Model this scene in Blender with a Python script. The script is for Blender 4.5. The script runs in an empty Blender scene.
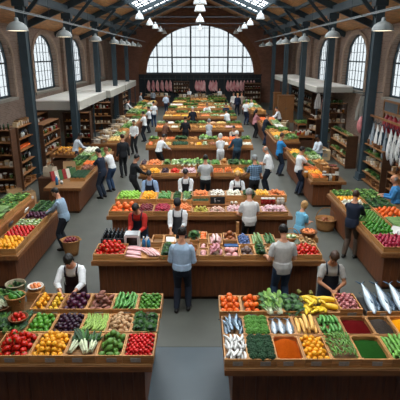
import bpy, bmesh, math, random
import numpy as np
from mathutils import Vector, Matrix, Euler

random.seed(7)
rng = np.random.default_rng(7)
SC = bpy.context.scene
COL = SC.collection
PI = math.pi
R = math.radians

# ------------------------------------------------------------------ camera model
TH = R(17.3)
FPX = 466.0
CAMZ = 5.0

def at(px, py, z):
    """world point at height z seen at picture position px, py"""
    dx = (px - 200) / FPX
    dy = (200 - py) / FPX
    d = (dx, math.cos(TH) + dy * math.sin(TH), -math.sin(TH) + dy * math.cos(TH))
    t = (z - CAMZ) / d[2]
    return Vector((d[0] * t, d[1] * t, z))

def xs(px, Y, z=1.0):
    zc = Y * math.cos(TH) + (CAMZ - z) * math.sin(TH)
    return (px - 200) / FPX * zc

cam_d = bpy.data.cameras.new('camera')
cam = bpy.data.objects.new('camera', cam_d)
COL.objects.link(cam)
cam.location = (0, 0, CAMZ)
cam.rotation_euler = (PI / 2 - TH, 0, 0)
cam_d.sensor_width = 36
cam_d.lens = FPX / 400 * 36
cam_d.clip_end = 300
SC.camera = cam

# ------------------------------------------------------------------ materials
def lin(h):
    if not isinstance(h, str):
        return tuple(h)
    h = h.lstrip('#')
    o = []
    for i in (0, 2, 4):
        c = int(h[i:i + 2], 16) / 255
        o.append(c / 12.92 if c <= 0.04045 else ((c + 0.055) / 1.055) ** 2.4)
    return tuple(o)

MATS = {}

def M(name, col, rough=0.6, var=0.18, scale=6.0, stretch=(1, 1, 1), metal=0.0, rand=0.12, bump=0.0, spec=0.4, col2=None):
    if name in MATS:
        return MATS[name]
    m = bpy.data.materials.new(name)
    m.use_nodes = True
    nt = m.node_tree
    bs = nt.nodes['Principled BSDF']
    bs.inputs['Roughness'].default_value = rough
    bs.inputs['Metallic'].default_value = metal
    bs.inputs['Specular IOR Level'].default_value = spec
    c = lin(col)
    tc = nt.nodes.new('ShaderNodeTexCoord')
    oi = nt.nodes.new('ShaderNodeObjectInfo')
    mp = nt.nodes.new('ShaderNodeMapping')
    mp.inputs['Scale'].default_value = stretch
    nt.links.new(tc.outputs['Object'], mp.inputs['Vector'])
    vm = nt.nodes.new('ShaderNodeVectorMath')
    vm.operation = 'SCALE'
    vm.inputs[0].default_value = (13.1, 7.7, 5.3)
    nt.links.new(oi.outputs['Random'], vm.inputs['Scale'])
    nt.links.new(vm.outputs[0], mp.inputs['Location'])
    nz = nt.nodes.new('ShaderNodeTexNoise')
    nz.inputs['Scale'].default_value = scale
    nz.inputs['Detail'].default_value = 3
    nt.links.new(mp.outputs['Vector'], nz.inputs['Vector'])
    rp = nt.nodes.new('ShaderNodeValToRGB')
    rp.color_ramp.elements[0].position = 0.3
    rp.color_ramp.elements[1].position = 0.7
    a = [max(0, x * (1 - var)) for x in c]
    b = lin(col2) if col2 else [min(1, x * (1 + var)) for x in c]
    rp.color_ramp.elements[0].color = (*a, 1)
    rp.color_ramp.elements[1].color = (*b, 1)
    nt.links.new(nz.outputs['Fac'], rp.inputs['Fac'])
    hs = nt.nodes.new('ShaderNodeHueSaturation')
    mr = nt.nodes.new('ShaderNodeMapRange')
    mr.inputs['To Min'].default_value = 1 - rand
    mr.inputs['To Max'].default_value = 1 + rand
    nt.links.new(oi.outputs['Random'], mr.inputs['Value'])
    nt.links.new(mr.outputs['Result'], hs.inputs['Value'])
    nt.links.new(rp.outputs['Color'], hs.inputs['Color'])
    nt.links.new(hs.outputs['Color'], bs.inputs['Base Color'])
    if bump:
        bp = nt.nodes.new('ShaderNodeBump')
        bp.inputs['Strength'].default_value = bump
        bp.inputs['Distance'].default_value = 0.01
        nt.links.new(nz.outputs['Fac'], bp.inputs['Height'])
        nt.links.new(bp.outputs['Normal'], bs.inputs['Normal'])
    MATS[name] = m
    return m

def emit(name, col, s):
    m = bpy.data.materials.new(name)
    m.use_nodes = True
    nt = m.node_tree
    nt.nodes.clear()
    e = nt.nodes.new('ShaderNodeEmission')
    e.inputs['Color'].default_value = (*lin(col), 1)
    e.inputs['Strength'].default_value = s
    o = nt.nodes.new('ShaderNodeOutputMaterial')
    nt.links.new(e.outputs[0], o.inputs[0])
    return m

def glass(name, col, gloss=0.05):
    m = bpy.data.materials.new(name)
    m.use_nodes = True
    nt = m.node_tree
    nt.nodes.clear()
    t = nt.nodes.new('ShaderNodeBsdfTransparent')
    t.inputs['Color'].default_value = (*col, 1)
    g = nt.nodes.new('ShaderNodeBsdfGlossy')
    g.inputs['Roughness'].default_value = 0.15
    mx = nt.nodes.new('ShaderNodeMixShader')
    mx.inputs[0].default_value = gloss
    o = nt.nodes.new('ShaderNodeOutputMaterial')
    nt.links.new(t.outputs[0], mx.inputs[1])
    nt.links.new(g.outputs[0], mx.inputs[2])
    nt.links.new(mx.outputs[0], o.inputs[0])
    return m

def brick(name, c1, c2, mortar, axis):
    """brick wall; axis: which world axis runs along the courses"""
    m = bpy.data.materials.new(name)
    m.use_nodes = True
    nt = m.node_tree
    bs = nt.nodes['Principled BSDF']
    bs.inputs['Roughness'].default_value = 0.85
    tc = nt.nodes.new('ShaderNodeTexCoord')
    sp = nt.nodes.new('ShaderNodeSeparateXYZ')
    cb = nt.nodes.new('ShaderNodeCombineXYZ')
    nt.links.new(tc.outputs['Object'], sp.inputs[0])
    nt.links.new(sp.outputs[axis], cb.inputs[0])
    nt.links.new(sp.outputs['Z'], cb.inputs[1])
    b = nt.nodes.new('ShaderNodeTexBrick')
    b.inputs['Color1'].default_value = (*lin(c1), 1)
    b.inputs['Color2'].default_value = (*lin(c2), 1)
    b.inputs['Mortar'].default_value = (*lin(mortar), 1)
    b.inputs['Scale'].default_value = 1.0
    b.inputs['Brick Width'].default_value = 0.26
    b.inputs['Row Height'].default_value = 0.085
    b.inputs['Mortar Size'].default_value = 0.008
    nt.links.new(cb.outputs[0], b.inputs['Vector'])
    nz = nt.nodes.new('ShaderNodeTexNoise')
    nz.inputs['Scale'].default_value = 0.7
    nz.inputs['Detail'].default_value = 5
    nt.links.new(tc.outputs['Object'], nz.inputs['Vector'])
    mr = nt.nodes.new('ShaderNodeMapRange')
    mr.inputs['To Min'].default_value = 0.6
    mr.inputs['To Max'].default_value = 1.35
    nt.links.new(nz.outputs['Fac'], mr.inputs['Value'])
    hs = nt.nodes.new('ShaderNodeHueSaturation')
    nt.links.new(mr.outputs[0], hs.inputs['Value'])
    nt.links.new(b.outputs['Color'], hs.inputs['Color'])
    nt.links.new(hs.outputs['Color'], bs.inputs['Base Color'])
    bp = nt.nodes.new('ShaderNodeBump')
    bp.inputs['Strength'].default_value = 0.4
    bp.inputs['Distance'].default_value = 0.01
    nt.links.new(b.outputs['Fac'], bp.inputs['Height'])
    bp.invert = True
    nt.links.new(bp.outputs['Normal'], bs.inputs['Normal'])
    return m

# woods: grain runs along x, y or z
def wood(name, col, axis, var=0.28, scale=5.0, rough=0.55):
    st = {'x': (0.5, 5, 5), 'y': (5, 0.5, 5), 'z': (5, 5, 0.5)}[axis]
    return M(name, col, rough, var, scale, st, rand=0.14)

CRATE_X = wood('crate_wood_long', '#b07c46', 'x')
CRATE_Y = wood('crate_wood_deep', '#b07c46', 'y')
CRATE_FLOOR = wood('crate_floor_wood', '#7a552f', 'x')
LEDGE_X = wood('ledge_wood_long', '#7d4e28', 'x')
LEDGE_Y = wood('ledge_wood_deep', '#7d4e28', 'y')
PANEL = wood('counter_board_wood', '#66391d', 'z', 0.32)
PLINTH = wood('plinth_wood', '#2e1d12', 'x')
SHELF = wood('shelf_wood', '#4a2d19', 'y')
SHELF_E = wood('shelf_edge_wood', '#83562f', 'y')
STEEL = M('dark_painted_steel', '#2f3d44', 0.5, 0.15, 3, rand=0.03)
BLACKP = M('black_plastic', '#16181b', 0.4, 0.2, 8)
CARD = M('paper_card', '#d9d8d2', 0.8, 0.06, 6, rand=0.05)
TAGM = M('price_tag_card', '#9a9288', 0.8, 0.15, 40)
WICK = M('woven_wicker', '#a2713f', 0.8, 0.4, 60, (1, 1, 2.5), bump=0.8)
WICKD = M('dark_wicker', '#6f4525', 0.8, 0.4, 60, (1, 1, 2.5), bump=0.8)
KRAFT = M('kraft_paper', '#a5835c', 0.85, 0.12, 6)
WHITE = M('white_enamel', '#d5d7d6', 0.4, 0.05, 4)

# ------------------------------------------------------------------ mesh builder
class MB:
    def __init__(s):
        s.v = []
        s.f = []
        s.m = []

    def add(s, vs, fs, m=0):
        o = len(s.v)
        s.v.extend([tuple(v) for v in vs])
        s.f.extend([tuple(i + o for i in f) for f in fs])
        s.m.extend([m] * len(fs))

    def box(s, x0, x1, y0, y1, z0, z1, m=0):
        v = [(x0, y0, z0), (x1, y0, z0), (x1, y1, z0), (x0, y1, z0), (x0, y0, z1), (x1, y0, z1), (x1, y1, z1), (x0, y1, z1)]
        s.add(v, [(0, 3, 2, 1), (4, 5, 6, 7), (0, 1, 5, 4), (1, 2, 6, 5), (2, 3, 7, 6), (3, 0, 4, 7)], m)

    def bar(s, a, b, w, h, m=0, up=(0, 0, 1)):
        a, b = Vector(a), Vector(b)
        d = (b - a).normalized()
        sd = d.cross(Vector(up))
        if sd.length < 1e-4:
            sd = Vector((1, 0, 0))
        sd.normalize()
        u = sd.cross(d)
        v = []
        for p in (a, b):
            for i, j in ((-1, -1), (1, -1), (1, 1), (-1, 1)):
                v.append(p + sd * (i * w / 2) + u * (j * h / 2))
        s.add(v, [(0, 1, 2, 3), (7, 6, 5, 4), (0, 4, 5, 1), (1, 5, 6, 2), (2, 6, 7, 3), (3, 7, 4, 0)], m)

    def loft(s, rings, m=0, cap=True, closed=True):
        """rings: list of lists of points, equal length"""
        n = len(rings[0])
        vs = [p for r in rings for p in r]
        fs = []
        for i in range(len(rings) - 1):
            for j in range(n if closed else n - 1):
                k = (j + 1) % n
                fs.append((i * n + j, i * n + k, (i + 1) * n + k, (i + 1) * n + j))
        if cap and closed:
            fs.append(tuple(range(n - 1, -1, -1)))
            fs.append(tuple((len(rings) - 1) * n + j for j in range(n)))
        s.add(vs, fs, m)

    def tube(s, pts, rs, n=8, m=0, cap=True):
        pts = [Vector(p) for p in pts]
        if not hasattr(rs, '__len__'):
            rs = [rs] * len(pts)
        rings = []
        d0 = (pts[1] - pts[0]).normalized()
        ref = Vector((0, 0, 1)) if abs(d0.z) < 0.9 else Vector((1, 0, 0))
        for i, p in enumerate(pts):
            d = (pts[min(i + 1, len(pts) - 1)] - pts[max(i - 1, 0)]).normalized()
            a = d.cross(ref)
            if a.length < 1e-3:
                a = d.cross(Vector((0, 1, 0)))
            a.normalize()
            b = d.cross(a)
            rings.append([p + a * (rs[i] * math.cos(2 * PI * k / n)) + b * (rs[i] * math.sin(2 * PI * k / n)) for k in range(n)])
        s.loft(rings, m, cap)

    def limb(s, p0, p1, r0, r1, n=10, m=0):
        p0, p1 = Vector(p0), Vector(p1)
        d = (p1 - p0).normalized()
        s.tube([p0 - d * r0 * .95, p0 - d * r0 * .6, p0, p0.lerp(p1, .5), p1, p1 + d * r1 * .6, p1 + d * r1 * .95],
               [r0 * .3, r0 * .8, r0, (r0 + r1) / 2, r1, r1 * .8, r1 * .3], n, m)

    def lathe(s, prof, n=16, m=0, c=(0, 0, 0), cap=True, sx=1, sy=1):
        rings = [[(c[0] + r * math.cos(2 * PI * k / n) * sx, c[1] + r * math.sin(2 * PI * k / n) * sy, c[2] + z) for k in range(n)] for r, z in prof]
        s.loft(rings, m, cap)

    def ell(s, c, r, n=12, k=7, m=0, rot=None, noise=0.0):
        c = Vector(c)
        rings = []
        for i in range(k + 1):
            t = PI * (i + 0.02) / (k + 0.04)
            ring = []
            for j in range(n):
                p = Vector((r[0] * math.sin(t) * math.cos(2 * PI * j / n), r[1] * math.sin(t) * math.sin(2 * PI * j / n), -r[2] * math.cos(t)))
                if noise:
                    p *= 1 + random.uniform(-noise, noise)
                if rot is not None:
                    p = rot @ p
                ring.append(c + p)
            rings.append(ring)
        s.loft(rings, m)

    def leaf(s, base, d, up, L, W, curl=0.4, m=0, n=4):
        base, d, up = Vector(base), Vector(d).normalized(), Vector(up)
        sd = d.cross(up)
        if sd.length < 1e-3:
            sd = Vector((1, 0, 0))
        sd.normalize()
        nn = sd.cross(d)
        rings = []
        p = base.copy()
        dd = d.copy()
        for i in range(n + 1):
            t = i / n
            w = W * (math.sin(PI * min(1, 0.12 + t * 0.88)) ** 0.7) * 0.5 + 0.004
            nrm = sd.cross(dd)
            rings.append([p - sd * w + nrm * w * .35, p, p + sd * w + nrm * w * .35])
            ax = Matrix.Rotation(-curl / n, 3, sd)
            dd = ax @ dd
            p = p + dd * (L / n)
        s.loft(rings, m, False, False)

    def mesh(s, name, mats, smooth=False):
        me = bpy.data.meshes.new(name)
        me.from_pydata(s.v, [], s.f)
        for m in (mats if isinstance(mats, (list, tuple)) else [mats]):
            me.materials.append(m)
        if any(s.m):
            me.polygons.foreach_set('material_index', s.m)
        if smooth:
            me.polygons.foreach_set('use_smooth', [True] * len(s.f))
        me.validate()
        me.update()
        return me

    def build(s, name, mats, parent=None, smooth=False, loc=None):
        o = bpy.data.objects.new(name, s.mesh(name, mats, smooth))
        COL.objects.link(o)
        if parent is not None:
            o.parent = parent
        if loc is not None:
            o.location = loc
        return o

def obj(name, me, parent=None, loc=(0, 0, 0), rot=None, sc=None):
    o = bpy.data.objects.new(name, me)
    COL.objects.link(o)
    if parent is not None:
        o.parent = parent
    o.location = loc
    if rot is not None:
        o.rotation_euler = rot
    if sc is not None:
        o.scale = sc if hasattr(sc, '__len__') else (sc, sc, sc)
    return o

LABELS = {}

def tag(o, label, cat, group=None, kind=None):
    w = label.split()
    if len(w) > 16:
        print('LONG LABEL', len(w), label)
    k = LABELS.get(label)
    if k is not None and k != group:
        print('DUP LABEL', label)
    if k is None and label in LABELS and group is None:
        print('DUP LABEL', label)
    LABELS[label] = group
    o['label'] = label
    o['category'] = cat
    if group:
        o['group'] = group
    if kind:
        o['kind'] = kind
    return o

def thing(name, label, cat, loc=(0, 0, 0), rz=0, group=None):
    o = bpy.data.objects.new(name, None)
    COL.objects.link(o)
    o.empty_display_size = 0.2
    o.location = loc
    o.rotation_euler = (0, 0, rz)
    return tag(o, label, cat, group)

def struct(o):
    o['kind'] = 'structure'
    return o

def dup(root, loc, rz=None, label=None, group=None):
    r = root.copy()
    COL.objects.link(r)
    r.location = loc
    if rz is not None:
        r.rotation_euler = (0, 0, rz)
    if label:
        tag(r, label, root['category'], group)
    for ch in list(root.children):
        c = ch.copy()
        COL.objects.link(c)
        c.parent = r
        for g in ch.children:
            d = g.copy()
            COL.objects.link(d)
            d.parent = c
    return r

SEG = {'0': 'abcdef', '1': 'bc', '2': 'abged', '5': 'afgcd', '8': 'abcdefg'}
# ================================================================== building shell
WX = 9.4          # side walls
BY = 52.0         # back wall
FY = -4.0
RIDGE, SLOPE = 10.5, 0.43
def roof_z(x):
    return RIDGE - SLOPE * abs(x)

# floor: worn grey concrete with a bay joint
m = M('worn_concrete_floor', '#50514a', 0.45, 0.14, 1.4, rand=0.0, spec=0.35)
m2 = M('smooth_concrete_bay', '#4a5459', 0.42, 0.12, 1.2, rand=0.0, spec=0.35)
b = MB()
b.box(-WX, WX, 7.2, BY, -0.2, 0.0, 0)
b.box(-WX, WX, FY, 7.19, -0.2, 0.0, 1)
b.box(-WX, WX, 7.19, 7.2, -0.2, -0.006, 0)
struct(b.build('floor', [m, m2]))

WINY = [14.4, 22.0, 29.6, 37.2, 44.8]
WA, SILL, SPRING, RISE = 2.25, 2.95, 4.75, 1.45

def arch_z(t, a=WA, spring=SPRING, rise=RISE):
    return spring + rise * math.sqrt(max(0, 1 - (t / a) ** 2))

BRICK_SIDE = brick('brown_brick_side', '#8f7666', '#7c6556', '#8f8276', 'Y')
BRICK_BACK = brick('red_brown_brick_back', '#8f604a', '#7b4f3d', '#84685a', 'X')
BRICK_RING = M('arch_brick_ring', '#9c8472', 0.85, 0.2, 9, bump=0.4)
SILLM = M('stone_sill', '#8d877c', 0.8, 0.1, 5)

def side_wall(side):
    X = side * WX
    b = MB()
    top = roof_z(WX)
    ys = [FY]
    n = 14
    def q(y0, y1, z0, z1):
        v = [(X, y0, z0), (X, y1, z0), (X, y1, z1), (X, y0, z1)]
        b.add(v, [(0, 1, 2, 3)])
    prev = FY
    for yc in WINY:
        q(prev, yc - WA, 0, top)
        q(yc - WA, yc + WA, 0, SILL)
        for i in range(n):
            t0 = -WA + 2 * WA * i / n
            t1 = -WA + 2 * WA * (i + 1) / n
            b.add([(X, yc + t0, arch_z(t0)), (X, yc + t1, arch_z(t1)), (X, yc + t1, top), (X, yc + t0, top)], [(0, 1, 2, 3)])
        # reveal, 0.4 m deep
        pts = [(yc - WA, SILL)] + [(yc - WA + 2 * WA * i / n, arch_z(-WA + 2 * WA * i / n)) for i in range(n + 1)] + [(yc + WA, SILL)]
        X2 = X + side * 0.4
        for (ya, za), (yb, zb) in zip(pts, pts[1:] + pts[:1]):
            b.add([(X, ya, za), (X, yb, zb), (X2, yb, zb), (X2, ya, za)], [(0, 1, 2, 3)])
        prev = yc + WA
    q(prev, BY, 0, top)
    # piers between windows
    for yc in [y + 3.8 for y in WINY]:
        if yc < BY - 1:
            xa, xb = sorted((X, X - side * 0.22))
            b.box(xa, xb, yc - 0.45, yc + 0.45, 0, top - 0.15)
    return struct(b.build('wall_left' if side < 0 else 'wall_right', BRICK_SIDE))
side_wall(-1)
side_wall(1)

FROST = glass('frosted_window_glass', (0.115, 0.128, 0.138), 0.06)
ROOFGLASS = glass('skylight_glass', (0.80, 0.86, 0.92), 0.04)
wn = 0
for side in (-1, 1):
    for yc in WINY:
        wn += 1
        X = side * (WX + 0.3)
        fr = MB()
        n = 16
        # glazing bars
        for k in range(-3, 4):
            t = k * WA / 4
            w = 0.07 if k in (-1, 1) else 0.024
            if k % 1 == 0:
                fr.box(X - 0.015, X + 0.015, yc + t - w / 2, yc + t + w / 2, SILL, arch_z(t) - 0.01)
        for i, z in enumerate([3.5, 4.05, 4.6, 5.15, 5.65]):
            half = WA if z < SPRING else WA * math.sqrt(max(0, 1 - ((z - SPRING) / RISE) ** 2))
            w = 0.08 if i == 2 else 0.022
            fr.box(X - 0.03, X + 0.03, yc - half, yc + half, z - w / 2, z + w / 2)
        pts = [(yc - WA + 2 * WA * i / n, arch_z(-WA + 2 * WA * i / n) - 0.03) for i in range(n + 1)]
        for (ya, za), (yb, zb) in zip(pts, pts[1:]):
            fr.bar((X, ya, za), (X, yb, zb), 0.1, 0.1)
        fr.box(X - 0.05, X + 0.05, yc - WA, yc - WA + 0.08, SILL, SPRING)
        fr.box(X - 0.05, X + 0.05, yc + WA - 0.08, yc + WA, SILL, SPRING)
        fr.box(X - 0.05, X + 0.05, yc - WA, yc + WA, SILL, SILL + 0.1)
        w = struct(fr.build('window_%d' % wn, STEEL))
        g = MB()
        gx = X + side * 0.06
        ring = [(gx, yc - WA, SILL)] + [(gx, p[0], p[1] + 0.03) for p in pts] + [(gx, yc + WA, SILL)]
        g.add(ring, [tuple(range(len(ring)))])
        g.build('pane', FROST, w)
        s = MB()
        xa, xb = sorted((side * (WX - 0.1), side * (WX + 0.38)))
        s.box(xa, xb, yc - WA - 0.15, yc + WA + 0.15, SILL - 0.14, SILL + 0.005)
        s.build('window_sill', SILLM, w)
        # brick ring on the wall face
        t_ = MB()
        x0 = side * (WX + 0.02)
        x1 = side * (WX - 0.07)
        seq = [(yc - WA, SILL), ] + [(yc + WA * math.cos(a), SPRING + RISE * math.sin(a)) for a in [PI - PI * i / 18 for i in range(19)]] + [(yc + WA, SILL)]
        seo = [(yc - WA - 0.26, SILL), ] + [(yc + (WA + .26) * math.cos(a), SPRING + (RISE + .22) * math.sin(a)) for a in [PI - PI * i / 18 for i in range(19)]] + [(yc + WA + 0.26, SILL)]
        rings = [[(x0, p[0], p[1]), (x1, p[0], p[1]), (x1, q[0], q[1]), (x0, q[0], q[1])] for p, q in zip(seq, seo)]
        t_.loft(rings)
        struct(t_.build('trim_%d' % wn, BRICK_RING))

# ------------------------------------------------------------------ back wall with the great arch window
AR, AS, AH = 5.85, 3.0, 5.0       # half width, sill, rise
def big_z(t):
    return AS + AH * math.sqrt(max(0, 1 - (t / AR) ** 2)) if abs(t) < AR else AS
b = MB()
n = 40
def bq(x0, x1, z0a, z0b, z1a, z1b):
    b.add([(x0, BY, z0a), (x1, BY, z0b), (x1, BY, z1b), (x0, BY, z1a)], [(0, 1, 2, 3)])
bq(-WX, -AR, 0, 0, roof_z(WX), roof_z(AR))
bq(AR, WX, 0, 0, roof_z(AR), roof_z(WX))
bq(-AR, AR, 0, 0, AS, AS)
for i in range(n):
    x0 = -AR + 2 * AR * i / n
    x1 = -AR + 2 * AR * (i + 1) / n
    bq(x0, x1, big_z(x0), big_z(x1), roof_z(x0), roof_z(x1))
pts = [(-AR + 2 * AR * i / n, big_z(-AR + 2 * AR * i / n)) for i in range(n + 1)]
for (xa, za), (xb, zb) in zip(pts, pts[1:] + pts[:1]):
    b.add([(xa, BY, za), (xb, BY, zb), (xb, BY + .5, zb), (xa, BY + .5, za)], [(0, 1, 2, 3)])
struct(b.build('wall_back', BRICK_BACK))
# wall behind the camera
b = MB()
b.add([(-WX, FY, 0), (WX, FY, 0), (WX, FY, roof_z(WX)), (0, FY, RIDGE), (-WX, FY, roof_z(WX))], [(0, 1, 2, 3, 4)])
struct(b.build('wall_front', BRICK_BACK))

fr = MB()
Yw = BY + 0.3
for x, w in [(-4.6, .1), (-3.0, .16), (-1.0, .18), (1.0, .18), (3.0, .16), (4.6, .1)]:
    fr.box(x - w / 2, x + w / 2, Yw - .06, Yw + .06, AS, big_z(x))
for k in range(-11, 12):
    x = k * 0.5
    if abs(x) < AR - .1:
        fr.box(x - .013, x + .013, Yw - .03, Yw + .03, AS, big_z(x))
for z, w in [(3.08, .2), (4.75, .14), (5.9, .05), (6.8, .05), (3.9, .03)]:
    half = AR * math.sqrt(max(0, 1 - ((z - AS) / AH) ** 2))
    fr.box(-half, half, Yw - .05, Yw + .05, z - w / 2, z + w / 2)
ap = [(AR * math.cos(PI - PI * i / 40), AS + AH * math.sin(PI - PI * i / 40)) for i in range(41)]
for (xa, za), (xb, zb) in zip(ap, ap[1:]):
    fr.bar((xa, Yw, za), (xb, Yw, zb), .12, .14, up=(0, 1, 0))
wn += 1
w = struct(fr.build('window_%d' % wn, STEEL))
g = MB()
ring = [(p[0], Yw + .08, p[1]) for p in ap]
g.add(ring, [tuple(range(len(ring)))])
g.build('pane', FROST, w)
t_ = MB()
rings = []
for i in range(41):
    a = PI - PI * i / 40
    c, s = math.cos(a), math.sin(a)
    rings.append([(AR * c, BY + .02, AS + AH * s), (AR * c, BY - .1, AS + AH * s), ((AR + .75) * c, BY - .1, AS + (AH + .75) * s), ((AR + .75) * c, BY + .02, AS + (AH + .75) * s)])
t_.loft(rings)
struct(t_.build('trim_%d' % wn, M('great_arch_brick_ring', '#86593f', 0.85, 0.22, 5, bump=.4)))

# dark panelling along the foot of the back wall
b = MB()
x = -6.6
while x < 6.5:
    b.box(x, x + .64, BY - .12, BY - .02, 0, 2.92)
    x += .66
b.box(-6.6, 6.66, BY - .16, BY - .02, 2.86, 3.0)
struct(b.build('trim_%d' % (wn + 1), M('dark_green_panelling', '#1b2226', .6, .2, 3)))

# ------------------------------------------------------------------ roof: boarded slopes with long skylights
ROOFW = wood('roof_boards', '#c08a58', 'y', 0.3, 3)
SK0, SK1, SKY1 = 0.8, 4.85, 42.5
SKY0 = 2.0
b = MB()
def rq(x0, x1, y0, y1):
    for z in (0,):
        b.add([(x0, y0, roof_z(x0)), (x1, y0, roof_z(x1)), (x1, y1, roof_z(x1)), (x0, y1, roof_z(x0))], [(0, 1, 2, 3)])
for s in (-1, 1):
    e = s * (WX + .5)
    rq(s * SK1, e, FY, BY + .6)
    rq(0, s * SK0, FY, BY + .6)
    rq(s * SK0, s * SK1, SKY1, BY + .6)
    rq(s * SK0, s * SK1, FY, SKY0)
    y = 2.0
struct(b.build('ceiling', ROOFW))
for s in (-1, 1):
    wn += 1
    k = MB()
    for i in range(9):
        x = s * (SK0 + (SK1 - SK0) * i / 8)
        k.bar((x, SKY0, roof_z(x) - .02), (x, SKY1, roof_z(x) - .02), .07, .1)
    y = SKY0
    while y <= SKY1 + .1:
        k.bar((s * SK0, y, roof_z(SK0) - .03), (s * SK1, y, roof_z(SK1) - .03), .05, .1)
        y += 1.55
    for x in (SK0, SK1):
        k.bar((s * x, SKY0, roof_z(x) - .06), (s * x, SKY1, roof_z(x) - .06), .16, .22)
    k.bar((s * SK0, SKY1, roof_z(SK0) - .06), (s * SK1, SKY1, roof_z(SK1) - .06), .16, .22)
    w = struct(k.build('window_%d' % (wn + 1), STEEL))
    g = MB()
    g.add([(s * SK0, SKY0, roof_z(SK0) + .05), (s * SK1, SKY0, roof_z(SK1) + .05), (s * SK1, SKY1, roof_z(SK1) + .05), (s * SK0, SKY1, roof_z(SK0) + .05)], [(0, 1, 2, 3)])
    g.build('pane', ROOFGLASS, w)

# trusses: dark steel rafters over the columns, tie rods, purlins
COLX = 6.8
COLY = [12.5, 19, 25.5, 32, 38.5, 45]
tn = 40
for Y in COLY:
    k = MB()
    for s in (-1, 1):
        k.bar((s * WX, Y, roof_z(WX) - .22), (0, Y, RIDGE - .22), .18, .32)
        k.bar((s * 6.75, Y, 6.35), (s * 5.4, Y, roof_z(5.4) - .4), .11, .14)
    k.bar((-COLX, Y, 7.32), (COLX, Y, 7.32), .035, .035)
    tn += 1
    struct(k.build('trim_%d' % tn, STEEL))
for s in (-1, 1):
    k = MB()
    for x in (.35, 6.1):
        k.bar((s * x, FY, roof_z(x) - .1), (s * x, BY, roof_z(x) - .1), .14, .18)
    k.bar((s * COLX, FY, 7.2), (s * COLX, BY, 7.2), .2, .34)
    tn += 1
    struct(k.build('trim_%d' % tn, STEEL))
    for Y in COLY:
        c = thing('steel_column', '%s steel column of the %s row, %s' % ('dark riveted' , 'left' if s < 0 else 'right',
                  {12.5: 'closest to camera overhead', 19: 'nearest one in view', 25.5: 'second from the front', 32: 'third from the front', 38.5: 'fourth from the front', 45: 'nearest the back wall'}[Y]), 'column', (s * COLX, Y, 0)) if Y > 13 else None
        if c is None:
            continue
        h = MB()
        h.box(-.155, .155, -.2, -.17, .0, 7.0)
        h.box(-.155, .155, .17, .2, .0, 7.0)
        h.box(-.12, .12, -.17, .17, .0, 7.0)
        h.build('shaft', STEEL, c)
        h = MB()
        h.box(-.26, .26, -.28, .28, 0, .05)
        h.box(-.21, .21, -.23, .23, .05, .3)
        h.build('base', STEEL, c)
        h = MB()
        h.box(-.24, .24, -.24, .24, 6.75, 7.02)
        h.build('capital', STEEL, c)

# ------------------------------------------------------------------ pendant lamps
BULB = emit('lamp_glow', '#ffe9c8', 2.2)
LAMPM = M('grey_enamel_lamp', '#8c918f', 0.4, 0.06, 4, rand=.03)
dome = MB()
outer = [(.30, 0), (.298, .03), (.28, .11), (.235, .185), (.165, .245), (.08, .28), (.06, .30), (.055, .38), (.03, .40)]
inner = [(.03, .37), (.07, .26), (.155, .225), (.222, .17), (.265, .1), (.282, .03), (.288, 0)]
dome.lathe(outer + inner, 24, cap=False)
dome.v = [(x * 1.12, y * 1.12, z) for x, y, z in dome.v]
dome_me = dome.mesh('shade', LAMPM, True)
cone = MB()
cone.lathe([(.26, 0), (.255, .04), (.19, .24), (.12, .32), (.06, .36), (.055, .46), (.03, .48), (.028, .45), (.11, .3), (.178, .22), (.24, .04), (.248, 0)], 24, cap=False)
cone_me = cone.mesh('shade', M('white_enamel_lamp', '#c3c7c8', .4, .05, 4, rand=.03), True)
bulb = MB()
bulb.lathe([(.0, .004), (.29, .006), (.29, .02), (0.0, .022)], 24)
bulb_me = bulb.mesh('bulb', BULB)
bulb2 = MB()
bulb2.lathe([(.0, .06), (.15, .065), (.15, .09), (0.0, .095)], 16)
bulb2_me = bulb2.mesh('bulb', BULB)
def lamp(X, Y, z, top, label, big, group=None):
    t = thing('pendant_lamp', label, 'lamp', (X, Y, z), 0, group)
    obj('lamp_shade', dome_me if big else cone_me, t)
    obj('bulb', bulb_me if big else bulb2_me, t)
    k = MB()
    k.tube([(0, 0, .38), (0, 0, top - z)], .012, 6)
    k.build('cord', STEEL, t)
ORD = ['nearest', 'second', 'third', 'fourth', 'fifth', 'sixth', 'seventh', 'eighth', 'farthest']
for s, nm, ys in ((-1, 'left', [15.6, 20.9, 27.1, 32.9, 36, 38.5, 42, 45.7]), (1, 'right', [15.6, 21.4, 27.2, 29.7, 33, 35, 40.8, 45])):
    for i, Y in enumerate(ys):
        o = 'farthest' if i == len(ys) - 1 else ORD[i]
        lamp(s * 5.75, Y, 5.72, 6.28, 'grey dome pendant lamp on the %s cable rail, %s along it' % (nm, o), True)
    k = thing('lamp_rail', 'thin cable rail carrying the row of dome lamps on the %s' % nm, 'cable rail', (s * 5.75, 0, 6.3))
    r = MB()
    r.tube([(0, 8, 0), (0, BY - .1, 0)], .022, 6)
    r.tube([(.1 * s, 8, .07), (.1 * s, BY - .1, .07)], .014, 6)
    r.build('rail', M('galvanised_conduit', '#7d8385', .5, .1, 4), k)
    for Y in COLY[1:]:
        r = MB()
        r.tube([(0, Y, 0), (0, Y, roof_z(5.75) - 6.5)], .01, 5)
        r.build('hanger', STEEL, k)
for s, nm in ((-1, 'left'), (1, 'right')):
    for i, Y in enumerate([29.3, 35.2, 39.6, 44.5, 49.0]):
        o = 'farthest' if i == 4 else ORD[i]
        lamp(s * 3.55, Y, 7.0, roof_z(3.55) - .03, 'white cone pendant lamp below the %s skylight, %s of five' % (nm, o), False)
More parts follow.
